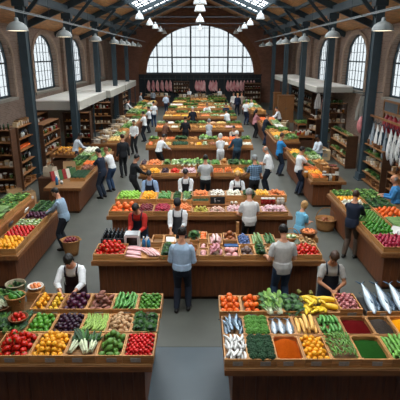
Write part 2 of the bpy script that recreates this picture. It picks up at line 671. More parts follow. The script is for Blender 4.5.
for i, (Y, z) in enumerate([(19.8, 6.9), (23.6, 6.95), (31.0, 6.95), (42, 7.0)]):
    lamp(0, Y, z, RIDGE - .1, 'white cone pendant lamp on the centre line under the ridge, %s of four' % ('farthest' if i == 3 else ORD[i]), False)

# ------------------------------------------------------------------ daylight
wd = bpy.data.worlds.new('overcast')
SC.world = wd
wd.use_nodes = True
wnt = wd.node_tree
bg = wnt.nodes['Background']
bg.inputs['Color'].default_value = (1.0, 0.985, 0.955, 1)
bg.inputs['Strength'].default_value = 8.0
def portal(name, loc, rot, sx, sy):
    l = bpy.data.lights.new(name, 'AREA')
    l.shape = 'RECTANGLE'
    l.size, l.size_y = sx, sy
    l.cycles.is_portal = True
    o = bpy.data.objects.new(name, l)
    COL.objects.link(o)
    o.location = loc
    o.rotation_euler = rot
ang = math.atan(SLOPE)
for s in (-1, 1):
    xm = s * (SK0 + SK1) / 2
    portal('skylight_portal', (xm, (SKY0 + SKY1) / 2, roof_z(xm) + .02), (0, s * ang, 0), (SK1 - SK0) / math.cos(ang), SKY1 - SKY0)
    for yc in WINY:
        portal('window_portal', (s * (WX + .42), yc, (SILL + SPRING + RISE) / 2), (PI / 2, 0, s * PI / 2), 2 * WA, SPRING + RISE - SILL)
portal('arch_portal', (0, BY + .45, AS + AH / 2), (-PI / 2, 0, 0), 2 * AR, AH)
SC.view_settings.view_transform = 'Standard'
SC.view_settings.look = 'None'
SC.view_settings.exposure = 0.0
SC.view_settings.gamma = 1.0
SC.view_settings.use_curve_mapping = False
SC.cycles.max_bounces = 7
SC.cycles.diffuse_bounces = 4
SC.cycles.transparent_max_bounces = 8
SC.cycles.sample_clamp_indirect = 4
# ================================================================== people
SKINS = [M('skin_light', '#c98f70', .5, .06, 6, rand=.02), M('skin_tan', '#a8714f', .5, .06, 6, rand=.02), M('skin_dark', '#6b4632', .5, .06, 6, rand=.02)]
EYEW = M('eye_white', '#d8d4cc', .3, .02, 5)
EYED = M('eye_dark', '#1c1410', .3, .02, 5)
LIP = M('lip', '#98504a', .5, .05, 5)
BROW = M('brow', '#2b1d14', .7, .05, 5)
HAIRS = {'black': M('black_hair', '#17130f', .5, .3, 60, (1, 1, .2)), 'brown': M('brown_hair', '#3a2517', .5, .3, 60, (1, 1, .2)),
         'grey': M('grey_hair', '#8d8a86', .6, .25, 60, (1, 1, .2)), 'white': M('white_hair', '#c9c6c0', .6, .15, 60, (1, 1, .2)),
         'blonde': M('blonde_hair', '#a98250', .5, .25, 60, (1, 1, .2)), 'ginger': M('ginger_hair', '#80492a', .5, .25, 60, (1, 1, .2))}
CLOTH = {}
def cloth(hexc):
    if hexc not in CLOTH:
        CLOTH[hexc] = M('woven_cloth_' + hexc.strip('#'), hexc, .85, .1, 14, rand=.0, bump=.25)
    return CLOTH[hexc]
PLAID = None
def plaid():
    global PLAID
    if PLAID:
        return PLAID
    m = bpy.data.materials.new('blue_plaid_cloth')
    m.use_nodes = True
    nt = m.node_tree
    bs = nt.nodes['Principled BSDF']
    bs.inputs['Roughness'].default_value = .85
    tc = nt.nodes.new('ShaderNodeTexCoord')
    cols = []
    for d in ('X', 'Z'):
        w = nt.nodes.new('ShaderNodeTexWave')
        w.bands_direction = d
        w.inputs['Scale'].default_value = 4.5
        nt.links.new(tc.outputs['Object'], w.inputs['Vector'])
        cols.append(w)
    ma = nt.nodes.new('ShaderNodeMath')
    nt.links.new(cols[0].outputs['Fac'], ma.inputs[0])
    nt.links.new(cols[1].outputs['Fac'], ma.inputs[1])
    rp = nt.nodes.new('ShaderNodeValToRGB')
    rp.color_ramp.elements[0].color = (*lin('#16283d'), 1)
    rp.color_ramp.elements[1].color = (*lin('#7d9bb5'), 1)
    rp.color_ramp.elements[1].position = 1.0
    hv = nt.nodes.new('ShaderNodeMath')
    hv.operation = 'MULTIPLY'
    hv.inputs[1].default_value = .5
    nt.links.new(ma.outputs[0], hv.inputs[0])
    nt.links.new(hv.outputs[0], rp.inputs[0])
    nt.links.new(rp.outputs[0], bs.inputs['Base Color'])
    PLAID = m
    return m
SHOE = M('dark_leather_shoe', '#1a1512', .45, .2, 8)

def ik(S, T, L1, L2, pole):
    S, T, pole = Vector(S), Vector(T), Vector(pole)
    d = T - S
    L = min(d.length, (L1 + L2) * .985)
    dn = d.normalized()
    T = S + dn * L
    a = (L1 * L1 - L2 * L2 + L * L) / (2 * L)
    h = math.sqrt(max(0, L1 * L1 - a * a))
    p = pole - dn * pole.dot(dn)
    p.normalize()
    return S + dn * a + p * h, T

def sub_mesh(name, V, N, F, vm, off, mats, parent, thick=0.0, extra=None):
    """copy the faces whose vertices all lie in mask vm, pushed out along the normals"""
    fsel = [f for f in F if all(vm[i] for i in f)]
    if len(fsel) < 4:
        return None
    idx = sorted({i for f in fsel for i in f})
    mp = {i: k for k, i in enumerate(idx)}
    o = off if np.isscalar(off) else off[idx][:, None]
    P = V[idx] + N[idx] * o
    if extra is not None:
        P = extra(P, idx)
    me = bpy.data.meshes.new(name)
    me.from_pydata(P.tolist(), [], [tuple(mp[i] for i in f) for f in fsel])
    me.materials.append(mats)
    me.polygons.foreach_set('use_smooth', [True] * len(fsel))
    me.update()
    ob = obj(name, me, parent)
    return ob

def person(label, X, Y, face, H=1.75, shirt='#ffffff', pants='#20242c', hands='work', lean=0, hp=15, hy=0,
           hair='black', style='short', apron=None, sleeves='short', vox=.014, fem=False, skin=0, stride=0, twist=0, fat=0.0, skirt=False, hat=None, tuck=True, spread=.15, shoe=SHOE, z0=0.0, tank=False, category='person'):
    """face: heading in degrees, 0 = away from the camera, 90 = to the left, -90 = to the right, 180 = to the camera"""
    s = H / 1.75
    root = thing('person', label, category, (X, Y, z0), R(face))
    SX = Vector((1, 0, 0))
    def up(a):
        a = R(a)
        return Vector((0, math.sin(a), math.cos(a)))
    def fw(a):
        a = R(a)
        return Vector((0, math.cos(a), -math.sin(a)))
    hipb = -math.sin(R(lean)) * .16
    P0 = Vector((0, hipb, .95))
    P1 = P0 + up(lean * .5) * .14
    P2 = P1 + up(lean * .85) * .19
    P3 = P2 + up(lean) * .20
    tw = Matrix.Rotation(R(twist), 3, 'Z')
    S3 = tw @ SX
    ha = lean * .6 + hp
    HU, HF = up(ha), fw(ha)
    hyr = Matrix.Rotation(R(hy), 3, HU)
    HS, HF = hyr @ SX, hyr @ HF
    NB = P3 + up(lean) * .02
    HC = NB + up(lean * .8 + hp * .4) * .085 + HU * .085
    b = MB()
    bones = []
    # torso
    shw = .168 if fem else .182
    wst = .120 if fem else .142
    rings = []
    prof = [(-.13, P0, 0, .135, .105), (-.06, P0, 0, .165, .122), (.02, P0, 0, .165 + fat * .3, .122 + fat), (.0, P1, .5, wst + fat, .104 + fat), (.09, P1, .7, wst + .016 + fat * .5, .112 + fat * .7), (.03, P2, .85, shw - .008, .122),
            (.09, P2, .95, shw - .012, .115), (.14, P2, 1, shw - .05, .095), (-.015, P3, 1, .095, .075), (.04, P3, 1, .058, .06), (.10, P3, .9, .05, .056)]
    for dz, P, k, w, d in prof:
        u = up(lean * k)
        f = tw @ fw(lean * k) if k > .6 else fw(lean * k)
        sx = S3 if k > .6 else SX
        c = P + u * dz
        if fem and .8 < k < .96:
            c = c + f * .02
        rings.append([c + sx * (w * math.cos(2 * PI * j / 16)) + f * (d * math.sin(2 * PI * j / 16)) for j in range(16)])
    b.loft(rings)
    bones += [('pelvis', P0 + Vector((0, 0, -.08)), P0 + Vector((0, 0, .04)), .14, .14), ('torso', P1, P2, .12, .125), ('torso', P2, P2 + up(lean) * .13, .125, .1), ('neck', P3 + up(lean) * .03, HC - HU * .09, .05, .05)]
    for sg in (-1, 1):
        bones.append(('torso', P2 + up(lean) * .07, P2 + up(lean) * .13 + S3 * sg * (shw - .04), .1, .06))
    # head
    hr = []
    for z, w, d, f in [(-.118, .022, .03, .052), (-.1, .042, .055, .035), (-.07, .056, .075, .02), (-.035, .066, .088, .008), (0, .073, .096, 0), (.04, .076, .099, -.004), (.075, .066, .09, -.008), (.1, .046, .066, -.01), (.117, .018, .03, -.01)]:
        c = HC + HU * z + HF * f
        hr.append([c + HS * (w * math.cos(2 * PI * j / 16)) + HF * (d * math.sin(2 * PI * j / 16)) for j in range(16)])
    b.loft(hr)
    b.tube([HC + HF * .092 + HU * .02, HC + HF * .108 - HU * .012, HC + HF * .116 - HU * .03, HC + HF * .09 - HU * .042], [.009, .014, .018, .01], 8)
    b.ell(HC + HF * .088 - HU * .068, (.024, .014, .012), 10, 6, rot=Matrix((HS, HF, HU)).transposed())
    for sg in (-1, 1):
        b.ell(HC + HS * sg * .076 - HU * .012 - HF * .004, (.012, .022, .034), 10, 6, rot=Matrix((HS, HF, HU)).transposed())
        b.ell(HC + HS * sg * .03 + HF * .082 + HU * .03, (.022, .014, .01), 8, 6, rot=Matrix((HS, HF, HU)).transposed())
    bones.append(('head', HC - HU * .05 + HF * .01, HC + HU * .04, .08, .085))
    b.tube([P3 - up(lean) * .03, P3 + up(lean) * .05, HC - HU * .06 - HF * .012], [.062, .054, .052], 12)
    # legs
    feet = []
    for sg in (-1, 1):
        st = stride * sg * .5
        hip = Vector((sg * .088, hipb, .90))
        foot = Vector((sg * .115, st, .085))
        knee, foot = ik(hip, foot, .44, .43, (0, 1, 0))
        b.tube([hip + Vector((0, 0, .04)), hip, hip.lerp(knee, .4), knee, knee.lerp(foot, .35), foot, foot - Vector((0, 0, .03))], [.07, .088, .078, .056, .056, .038, .036], 12)
        toe = foot + Vector((sg * .02, .155, -.052))
        heel = foot + Vector((0, -.045, -.045))
        b.tube([heel - Vector((0, .02, 0)), heel, foot + Vector((0, .05, -.035)), toe - Vector((0, .04, 0)), toe, toe + Vector((0, .035, -.004))], [.024, .036, .042, .04, .032, .014], 10)
        bones += [('thigh', hip, knee, .085, .056), ('shin', knee, foot, .056, .04), ('foot', heel, toe, .045, .04)]
        feet.append(foot)
    # arms and hands
    presets = {'work': ((-.07, .36, 1.02), (.07, .38, 1.02)), 'down': ((-.27, .03, .80), (.27, .05, .80)), 'reach': ((-.16, .46, 1.03), (.16, .48, 1.05)),
               'wide': ((-.27, .34, 1.0), (.27, .34, 1.0)), 'hold': ((-.08, .30, 1.2), (.09, .30, 1.18)), 'left': ((-.15, .45, 1.05), (.27, .05, .82)),
               'right': ((-.27, .05, .82), (.17, .5, 1.06)), 'hip': ((-.24, .1, 1.0), (.24, .12, 1.0)), 'phone': ((-.03, .28, 1.25), (.09, .3, 1.22))}
    hp_ = presets[hands] if isinstance(hands, str) else hands
    for sg, T in zip((-1, 1), hp_):
        S = P2 + up(lean) * .108 + S3 * sg * (shw - .008)
        T = Vector(T) if not isinstance(hands, str) else Vector(T)
        E, Wr = ik(S, T, .285, .255, (sg * spread, -.7, -.55))
        b.tube([S - S3 * sg * .06 + up(lean) * .012, S - S3 * sg * .01, S.lerp(E, .12), S.lerp(E, .35), E], [.04, .05, .053, .047, .038], 12)
        b.limb(E, Wr, .041, .027, 10)
        bones += [('uarm', S, E, .056, .041), ('farm', E, Wr, .041, .028)]
        d = (Wr - E).normalized()
        hd = (d + Vector((0, .15, -.25))).normalized()
        pal = Vector((0, 0, -1)) if hd.z > -.75 else Vector((-sg, 0, 0))
        pal = (pal - hd * pal.dot(hd)).normalized()
        sd = hd.cross(pal) * sg       # towards the thumb
        hc = Wr + hd * .055
        rm = Matrix((sd, hd, pal)).transposed()
        b.ell(hc, (.042, .055, .017), 12, 6, rot=rm)
        for q, (o, L) in enumerate([(.030, .068), (.010, .078), (-.010, .072), (-.029, .056)]):
            a0 = hc + sd * o + hd * .03
            a1 = hc + sd * o * 1.08 + hd * (.03 + L * .55) + pal * .008
            a2 = a1 + hd * L * .38 + pal * L * .35
            b.tube([a0, a1, a1.lerp(a2, .5) , a2, a2 + (a2 - a1) * .12], [.0095, .009, .0088, .008, .003], 6)
        t0 = Wr + hd * .03 + sd * .03
        t1 = t0 + (sd * .75 + hd * .5 + pal * .3).normalized() * .04
        t2 = t1 + (hd + pal * .4).normalized() * .034
        b.tube([t0, t1, t2, t2 + (t2 - t1) * .2], [.013, .011, .0095, .004], 6)
        bones.append(('hand', Wr, Wr + hd * .17, .035, .03))
    if s != 1:
        b.v = [(x * s, y * s, z * s) for x, y, z in b.v]
    me = b.mesh('tmp', SKINS[skin])
    tmp = bpy.data.objects.new('tmp', me)
    COL.objects.link(tmp)
    md = tmp.modifiers.new('r', 'REMESH')
    md.mode = 'VOXEL'
    md.voxel_size = vox
    sm = tmp.modifiers.new('s', 'SMOOTH')
    sm.factor = .5
    sm.iterations = 2 if vox < .012 else 1
    bpy.context.view_layer.update()
    dg = bpy.context.evaluated_depsgraph_get()
    bm = bpy.data.meshes.new_from_object(tmp.evaluated_get(dg))
    bpy.data.objects.remove(tmp)
    bpy.data.meshes.remove(me)
    bm.name = 'body'
    n = len(bm.vertices)
    V = np.empty(n * 3)
    bm.vertices.foreach_get('co', V)
    V = V.reshape(n, 3)
    N = np.empty(n * 3)
    bm.vertices.foreach_get('normal', N)
    N = N.reshape(n, 3)
    F = [tuple(p.vertices) for p in bm.polygons]
    bm.materials.clear()
    for q in (SKINS[skin], EYEW, EYED, LIP, BROW):
        bm.materials.append(q)
    bm.polygons.foreach_set('use_smooth', [True] * len(F))
    # nearest bone
    U = V / s
    best = np.full(n, 1e9)
    bid = np.zeros(n, int)
    bt = np.zeros(n)
    for i, (nm, a, c, ra, rb) in enumerate(bones):
        a, c = np.array(a), np.array(c)
        dv = c - a
        t = np.clip(((U - a) @ dv) / (dv @ dv), 0, 1)
        dist = np.linalg.norm(U - (a + t[:, None] * dv), axis=1) - (ra + (rb - ra) * t)
        better = dist < best
        best[better] = dist[better]
        bid[better] = i
        bt[better] = t[better]
    names = np.array([q[0] for q in bones])[bid]
    # head local coordinates
    hs, hf, hu, hc_ = np.array(HS), np.array(HF), np.array(HU), np.array(HC)
    lx, ly, lz = (U - hc_) @ hs, (U - hc_) @ hf, (U - hc_) @ hu
    mi = np.zeros(len(F), int)
    for k, f in enumerate(F):
        i = list(f)
        if names[i[0]] != 'head':
            continue
        x, y, z = lx[i].mean(), ly[i].mean(), lz[i].mean()
        if y > .06:
            ax = abs(x)
            if .016 < ax < .046 and .002 < z < .02:
                mi[k] = 2 if abs(ax - .031) < .0085 else 1
            elif .014 < ax < .05 and .028 < z < .04:
                mi[k] = 4
            elif ax < .024 and -.076 < z < -.058:
                mi[k] = 3
    bm.polygons.foreach_set('material_index', mi.tolist())
    body = obj('body', bm, root)
    # clothes
    nbd = np.linalg.norm(U - np.array(NB), axis=1)
    slv = {'short': .72, 'long': 2, 'none': -1, 'rolled': 1.6}[sleeves]
    arm = (names == 'uarm') & (bt < slv)
    if slv > 1:
        arm |= (names == 'uarm') | ((names == 'farm') & (bt < (slv - 1)))
    neck_r = .105 if tank else .078
    sh = (((names == 'torso') | arm) & (nbd > neck_r)) | ((names == 'pelvis') & (U[:, 2] > (.955 if tuck else .86)))
    offs = np.full(n, .014)
    offs[names == 'uarm'] = .017 + .008 * bt[names == 'uarm']
    offs[names == 'pelvis'] = .024
    offs *= s
    sc_ = plaid() if shirt == 'plaid' else cloth(shirt)
    sub_mesh('shirt', V, N, F, sh, offs, sc_, root)
    pt = ((names == 'pelvis') & (U[:, 2] < .985)) | (names == 'thigh') | ((names == 'shin') & (U[:, 2] > .10))
    o2 = np.full(n, .012 * s)
    o2[names == 'shin'] = .020 * s
    if skirt:
        pt = (names == 'pelvis') & (U[:, 2] < .985)
    sub_mesh('trousers', V, N, F, pt, o2, cloth(pants), root)
    for sg in (-1, 1):
        sub_mesh('shoe', V, N, F, ((names == 'foot') | ((names == 'shin') & (U[:, 2] < .12))) & (U[:, 0] * sg > 0), .008 * s, shoe, root)
    # hair or hat
    onh = (names == 'head') | (names == 'neck')
    if style != 'bald':
        low = {'short': -.045, 'bob': -.10, 'long': -.10, 'fringe': -.05}[style]
        hm = onh & ((lz > .052) | ((ly < .018) & (lz > .0)) | ((ly < -.022) & (lz > low)))
        if style in ('bob', 'long'):
            hm |= onh & (ly < .03) & (lz > low) & (np.abs(lx) > .03)
        if style == 'fringe':
            hm = onh & (ly < .01) & (lz > low) & (lz < .06)
        ho = np.full(n, (.012 if style in ('short', 'fringe') else .022) * s) * (1 + .35 * np.sin(lx * 130) * np.cos(lz * 110 + ly * 90))
        hob = sub_mesh('hair', V, N, F, hm, ho, HAIRS[hair], root)
        if style == 'long':
            k = MB()
            k.tube([(HC - HF * .07) * s, (HC - HF * .1 - HU * .09) * s, (P3 - fw(lean) * .1) * s, (P2 - fw(lean) * .14) * s], [.07 * s, .075 * s, .06 * s, .02 * s], 10)
            k.build('hair_tail', HAIRS[hair], root, True)
    if hat:
        k = MB()
        rm = Matrix((HS, HF, HU)).transposed()
        rings = []
        for z, w in [(.03, .088), (.06, .09), (.1, .082), (.125, .06), (.135, .02)]:
            rings.append([(HC + rm @ Vector((w * math.cos(2 * PI * j / 16), -.006 + w * 1.22 * math.sin(2 * PI * j / 16), z))) * s for j in range(16)])
        k.loft(rings)
        k.build('cap', cloth(hat), root, True)
    # apron
    if apron:
        k = MB()
        rows = []
        for i in range(9):
            t = i / 8
            c = P0 + Vector((0, 0, .1 - t * .56)) + Vector((0, math.sin(R(lean)) * .06 * (1 - t), 0))
            w, d = .195 + .03 * t + fat * .4, .165 + .02 * t + fat
            amax = R(100 - 18 * t)
            rows.append([(c + Vector((w * math.sin(a), d * math.cos(a), 0))) * s for a in [amax * (2 * j / 14 - 1) for j in range(15)]])
        k.loft(rows, 0, False, False)
        rows = []
        for i in range(7):
            t = i / 6
            kk = .5 + .5 * t
            c = (P1 + up(lean * .5) * -.04).lerp(P2 + up(lean) * .06, t)
            f = fw(lean * kk)
            w, d = .17 - .01 * t + fat * .4, .148 + fat * .8 * (1 - t)
            amax = R(70 - 28 * t)
            rows.append([(c + SX * (w * math.sin(a)) + f * (d * math.cos(a))) * s for a in [amax * (2 * j / 10 - 1) for j in range(11)]])
        k.loft(rows, 0, False, False)
        k.build('apron', cloth(apron), root, True)
        k = MB()
        u3, f3 = up(lean), fw(lean)
        for sg in (-1, 1):
            pth = [P2 + u3 * .05 + S3 * sg * .10 + f3 * .14, P2 + u3 * .13 + S3 * sg * .10 + f3 * .115, P2 + u3 * .178 + S3 * sg * .105 + f3 * .05, P2 + u3 * .19 + S3 * sg * .10 - f3 * .02,
                   P2 + u3 * .14 + S3 * sg * .08 - f3 * .11, P2 - S3 * sg * .02 - f3 * .14, P1 - S3 * sg * .09 - fw(lean * .5) * .125]
            k.tube([p * s for p in pth], .016 * s, 6)
        k.build('apron_strap', cloth(apron), root, True)
    return root

PEOPLE_TEST = False
W = '#dadcdc'
NAVY = '#1c2433'
JEAN = '#263a52'
BLK = '#17181b'
GREYF = '#aeb0ae'
# --- around the two front stalls
person('vendor in white shirt and dark purple apron bending over the front left stall', xs(73.5, 7.62, 1.3), 7.62, 180, 1.76, W, BLK, ((-.10, .50, 1.10), (.10, .50, 1.10)), lean=24, hp=32, spread=1.5, apron='#2a1a22', vox=.010, hair='black', sleeves='rolled')
person('woman in grey tee and dark navy apron standing behind the bananas', xs(331, 7.7, 1.3), 7.7, 176, 1.72, '#9d9a94', BLK, ((-.05, .36, 1.08), (.06, .36, 1.08)), lean=16, hp=30, spread=1.3, apron='#1b2230', vox=.010, hair='brown', sleeves='short', fem=True, hy=-12, skin=1, tuck=False)
person('man in light blue shirt and navy trousers standing in the aisle, back to the camera', xs(182, 8.4, .9), 8.42, -4, 1.77, '#9fb6cc', '#1b2230', ((-.21, .27, 1.07), (.21, .27, 1.07)), lean=3, hp=22, hair='black', style='short', vox=.010, stride=.1, sleeves='rolled', fat=.02)
person('man in pale grey tee and blue jeans at the second counter, back to the camera', xs(282, 8.42, .9), 8.42, 4, 1.82, '#b6b5b0', JEAN, ((-.26, .25, 1.08), (.25, .27, 1.08)), lean=4, hp=24, hair='black', vox=.010, fat=.01, tuck=False)
# --- second and third counters
person('vendor in red jumper and navy apron bending beside the white scale', xs(139, 10.55, 1.3), 10.55, 170, 1.74, '#b0261c', '#20242c', ((-.13, .42, 1.08), (.12, .42, 1.08)), lean=24, hp=34, apron='#1b2232', hair='black', sleeves='long', vox=.011)
person('vendor in white shirt, black cap and charcoal apron behind the second counter', xs(178, 10.6, 1.3), 10.6, 178, 1.76, W, '#22252a', ((-.10, .36, 1.10), (.14, .42, 1.06)), lean=8, hp=34, apron='#30343a', hair='black', hat='#191a1d', sleeves='rolled', vox=.011, skin=1)
person('grey-haired man in white tee leaning at the third counter, back to the camera', xs(249, 11.2, .9), 11.2, 6, 1.76, '#cfccc8', BLK, ((-.24, .3, 1.06), (.25, .32, 1.06)), lean=6, hp=22, hair='grey', vox=.011, fat=.02, tuck=False)
person('fair-haired person in light blue tee and navy trousers by the lettuce basket, hands together', xs(300.5, 10.95, 1.0), 10.95, -52, 1.52, '#6fb0cc', '#243650', ((-.02, .33, 1.12), (.09, .35, 1.12)), lean=10, hp=26, hair='blonde', style='bob', vox=.011, fem=True, tuck=False)
person('vendor in pale blue shirt and navy bib apron behind the third counter', xs(150, 13.55, 1.3), 13.55, 178, 1.72, '#8ea6c4', '#22252a', ((-.22, .34, 1.06), (.18, .36, 1.06)), lean=12, hp=28, apron='#1b2435', hair='black', sleeves='rolled', vox=.013)
person('vendor in white shirt and black bib apron looking down behind the peaches', xs(186, 13.6, 1.3), 13.6, 176, 1.76, W, BLK, ((-.10, .36, 1.05), (.12, .36, 1.05)), lean=10, hp=30, apron='#16181c', hair='black', sleeves='long', vox=.013)
person('vendor with light brown hair, white shirt and black apron behind the garlic', xs(237, 13.6, 1.3), 13.6, 182, 1.68, W, BLK, ((-.2, .34, 1.05), (.2, .34, 1.05)), lean=10, hp=26, apron='#16181c', hair='blonde', style='bob', sleeves='long', fem=True, vox=.013)
# --- fourth counter
person('man in grey shirt and black trousers at the fourth counter, back to the camera', xs(205.5, 15.35, .9), 15.35, 2, 1.76, '#b5b6b4', BLK, 'wide', lean=2, hp=16, hair='black', vox=.014)
person('man in dark plaid shirt and grey cap at the carrots of the fourth counter', xs(254.5, 15.3, .9), 15.3, 14, 1.76, 'plaid', BLK, ((-.26, .38, 1.04), (.22, .25, 1.0)), lean=4, hp=16, hair='grey', hat='#8b8f90', vox=.014)
person('balding man in white polo and dark trousers reading something in his hands', xs(268, 16.9, .9), 16.9, 62, 1.78, W, '#1f2733', ((-.06, .38, 1.1), (.1, .38, 1.1)), lean=12, hp=26, hair='grey', style='fringe', vox=.014, fat=.04, tuck=False)
person('man in black clothes at the left end of the fourth counter', xs(134, 15.6, .9), 15.6, -62, 1.74, '#15171b', BLK, ((-.12, .42, 1.04), (.14, .45, 1.04)), lean=12, hp=22, hair='black', sleeves='long', vox=.014)
# --- fifth counter
person('dark-haired man in white shirt leaning over the left end of the fifth counter', xs(160, 20.3, .9), 20.3, -42, 1.70, W, BLK, ((-.1, .5, 1.02), (.14, .52, 1.0)), lean=32, hp=14, hair='black', sleeves='long', vox=.017)
person('person in white hooded top and white dress at the fifth counter', xs(220.5, 20.4, .9), 20.4, 6, 1.66, '#e4e4e4', '#dcdcdc', 'work', lean=6, hp=16, hair='white', style='bob', sleeves='long', fem=True, vox=.017)
person('grey-haired man in teal shirt at the right part of the fifth counter, back turned', xs(237, 20.4, .9), 20.4, 18, 1.78, '#2c4a5c', '#22303c', 'wide', lean=6, hp=12, hair='white', sleeves='long', vox=.017)
person('vendor in dark blue apron standing behind the orange crates of the fifth counter', xs(233.5, 23.0, .9), 23.0, 178, 1.66, '#c9b9a8', '#22252a', 'work', lean=8, hp=22, apron='#1a2740', hair='black', vox=.018)
# --- sixth and farther counters
person('man in black shirt and dark trousers facing the sixth counter, arms spread', xs(185.5, 25.6, .9), 25.6, 4, 1.76, '#14161b', '#14161b', 'wide', lean=4, hp=8, hair='brown', sleeves='long', vox=.018)
person('vendor in brown top stooping at the left end of the sixth counter', xs(165, 25.5, .9), 25.5, -30, 1.6, '#5e3b2a', '#2c201a', 'reach', lean=30, hp=10, hair='brown', sleeves='long', vox=.018)
person('person in pale grey shawl standing at the sixth counter, back turned', xs(209, 25.6, .9), 25.6, 0, 1.62, '#b9bcc0', '#b9bcc0', 'work', lean=6, hp=8, hair='grey', style='bob', sleeves='long', fem=True, vox=.018)
person('white-haired man in dark navy jacket standing at the seventh counter', xs(192.8, 30.7, .9), 30.7, 8, 1.76, '#171d29', '#171d29', 'wide', lean=2, hp=8, hair='white', sleeves='long', vox=.02, tuck=False)
person('vendor in white shirt and beige apron behind the seventh counter', xs(207, 33.3, .9), 33.3, 180, 1.74, W, BLK, 'wide', lean=4, hp=14, apron='#a79c8c', hair='brown', sleeves='long', vox=.02)
person('person in white top bending near the right end of the seventh counter', xs(227.5, 30.8, .9), 30.8, 30, 1.6, W, '#3a4250', 'work', lean=26, hp=10, hair='black', sleeves='long', vox=.02)
person('person in dark navy shirt behind the right end of the seventh counter', xs(226, 33.4, .9), 33.4, 172, 1.74, '#1d2a44', BLK, 'work', lean=10, hp=16, hair='black', sleeves='long', vox=.02)
# --- left aisle
person('man in light blue denim shirt picking produce at the near left counter', xs(61.5, 11.55, .9) + .02, 11.6, 82, 1.70, '#8aa0b2', '#1c2129', ((-.08, .44, 1.04), (.10, .46, 1.06)), lean=14, hp=24, hair='black', sleeves='long', vox=.011, fat=.01, tuck=False)
person('man in navy polo and dark jeans at the left counter with the carrots', xs(102, 16.3, .9), 16.3, 70, 1.80, '#1c2536', '#1d2838', ((-.16, .48, 1.06), (.14, .46, 1.05)), lean=8, hp=18, hair='black', vox=.014, skin=0)
person('ginger-haired man in white shirt and blue jeans leaning over the left counter', xs(111, 17.2, .9), 17.2, 66, 1.70, W, '#2f4664', 'reach', lean=22, hp=14, hair='ginger', vox=.014)
person('tall man in black suit jacket walking in the left aisle', xs(123.3, 19.4, .9), 19.4, 24, 1.80, '#16181d', '#121418', 'down', lean=1, hp=6, hair='brown', sleeves='long', vox=.016, stride=.25, tuck=False)
person('man in white shirt and black trousers facing the camera in the left aisle', xs(134.5, 24.2, .9), 24.2, 160, 1.76, W, '#15171b', ((-.2, .25, 1.0), (.12, .3, .98)), lean=2, hp=10, hair='black', sleeves='rolled', vox=.017, skin=1)
person('man in white shirt and dark trousers at the third left counter', xs(144.5, 28, .9), 28, 74, 1.76, W, '#171c26', 'reach', lean=6, hp=10, hair='black', vox=.018)
person('man in white shirt and navy trousers, further along the third left counter', xs(149.3, 31.2, .9), 31.2, 78, 1.72, '#d2d5d8', '#161a22', 'reach', lean=4, hp=10, hair='brown', vox=.02)
person('man in white tee and blue jeans standing with back half turned in the left aisle', xs(153.8, 33.9, .9), 33.9, 20, 1.80, W, '#243a58', 'down', lean=0, hp=4, hair='black', vox=.02, tuck=False)
person('person in pale blue shirt where the left aisle meets the ninth counter', xs(166, 41.2, .9), 41.2, -20, 1.80, '#b9c6d6', '#27324a', 'hip', lean=4, hp=6, hair='grey', sleeves='long', vox=.024)
person('vendor in white coat behind the greens of the second left counter', -5.45, 20.3, -60, 1.74, '#c4cbd3', '#2c3442', 'reach', lean=24, hp=18, hair='black', sleeves='long', vox=.016, skin=2)
person('vendor in white shirt behind the third left counter, dark hair', -5.6, 36.5, -80, 1.72, W, BLK, 'reach', lean=14, hp=12, hair='brown', sleeves='long', vox=.022)
person('vendor in pale grey coat at the far end of the left counters', -5.4, 43.0, -90, 1.74, '#a9afb5', BLK, 'work', lean=6, hp=10, hair='grey', sleeves='long', vox=.024)
# --- right aisle
person('man in navy sweater and brown trousers choosing peppers at the near right counter', xs(352, 11.05, .9), 11.05, -38, 1.76, '#161f31', '#4c3d31', ((-.10, .42, 1.06), (.14, .46, 1.08)), lean=4, hp=20, hair='brown', sleeves='long', vox=.011, stride=.15, tuck=False)
person('bald vendor in bright blue shirt behind the near right counter', 5.62, 12.8, 80, 1.72, '#3f83b8', '#2a2f38', ((-.06, .38, 1.14), (.10, .36, 1.16)), lean=10, hp=16, hair='grey', style='fringe', sleeves='long', vox=.012, skin=0, tuck=False)
person('man in white tee and navy trousers reaching over the second right counter', xs(299, 16.75, .9), 16.75, -74, 1.78, W, '#1c2638', 'reach', lean=6, hp=16, hair='black', vox=.014, tuck=False)
person('vendor in white coat and blue trousers behind the second right counter', 5.15, 19.9, 110, 1.72, '#c9d2da', '#2f5878', 'work', lean=12, hp=22, hair='black', sleeves='long', vox=.016, skin=2)
person('man in bright blue tee and dark jeans at the front of the third right counter', xs(280, 19.6, .9), 19.7, -76, 1.80, '#2479b2', '#1b2738', 'reach', lean=5, hp=14, hair='brown', vox=.016, tuck=False)
person('man in dark navy sweater and jeans leaning over the third right counter', xs(265, 26.6, .9), 26.6, -72, 1.80, '#141b2a', '#243550', 'reach', lean=14, hp=14, hair='brown', sleeves='long', vox=.018, tuck=False)
person('dark-haired woman in pink shirt and black trousers at the third right counter', xs(255, 29.2, .9), 29.2, -64, 1.74, '#b97f84', '#17171a', 'reach', lean=6, hp=12, hair='black', style='long', sleeves='long', fem=True, vox=.019, tuck=False)
person('man in white shirt and dark jeans standing in the right aisle', xs(246, 34.9, .9), 34.9, -40, 1.84, W, '#1d2c44', 'hip', lean=0, hp=8, hair='grey', vox=.02)
person('person in dark navy coat standing at the far end of the right aisle', xs(237.5, 40.4, .9), 40.4, 10, 1.86, '#18223a', '#141b2c', 'down', lean=0, hp=6, hair='blonde', sleeves='long', vox=.024, tuck=False)
person('person in beige jacket beside the navy coat at the far right aisle', xs(241.5, 41.6, .9), 41.6, 170, 1.86, '#a08a7c', '#6a5a50', 'down', lean=0, hp=6, hair='brown', sleeves='long', vox=.024, tuck=False)
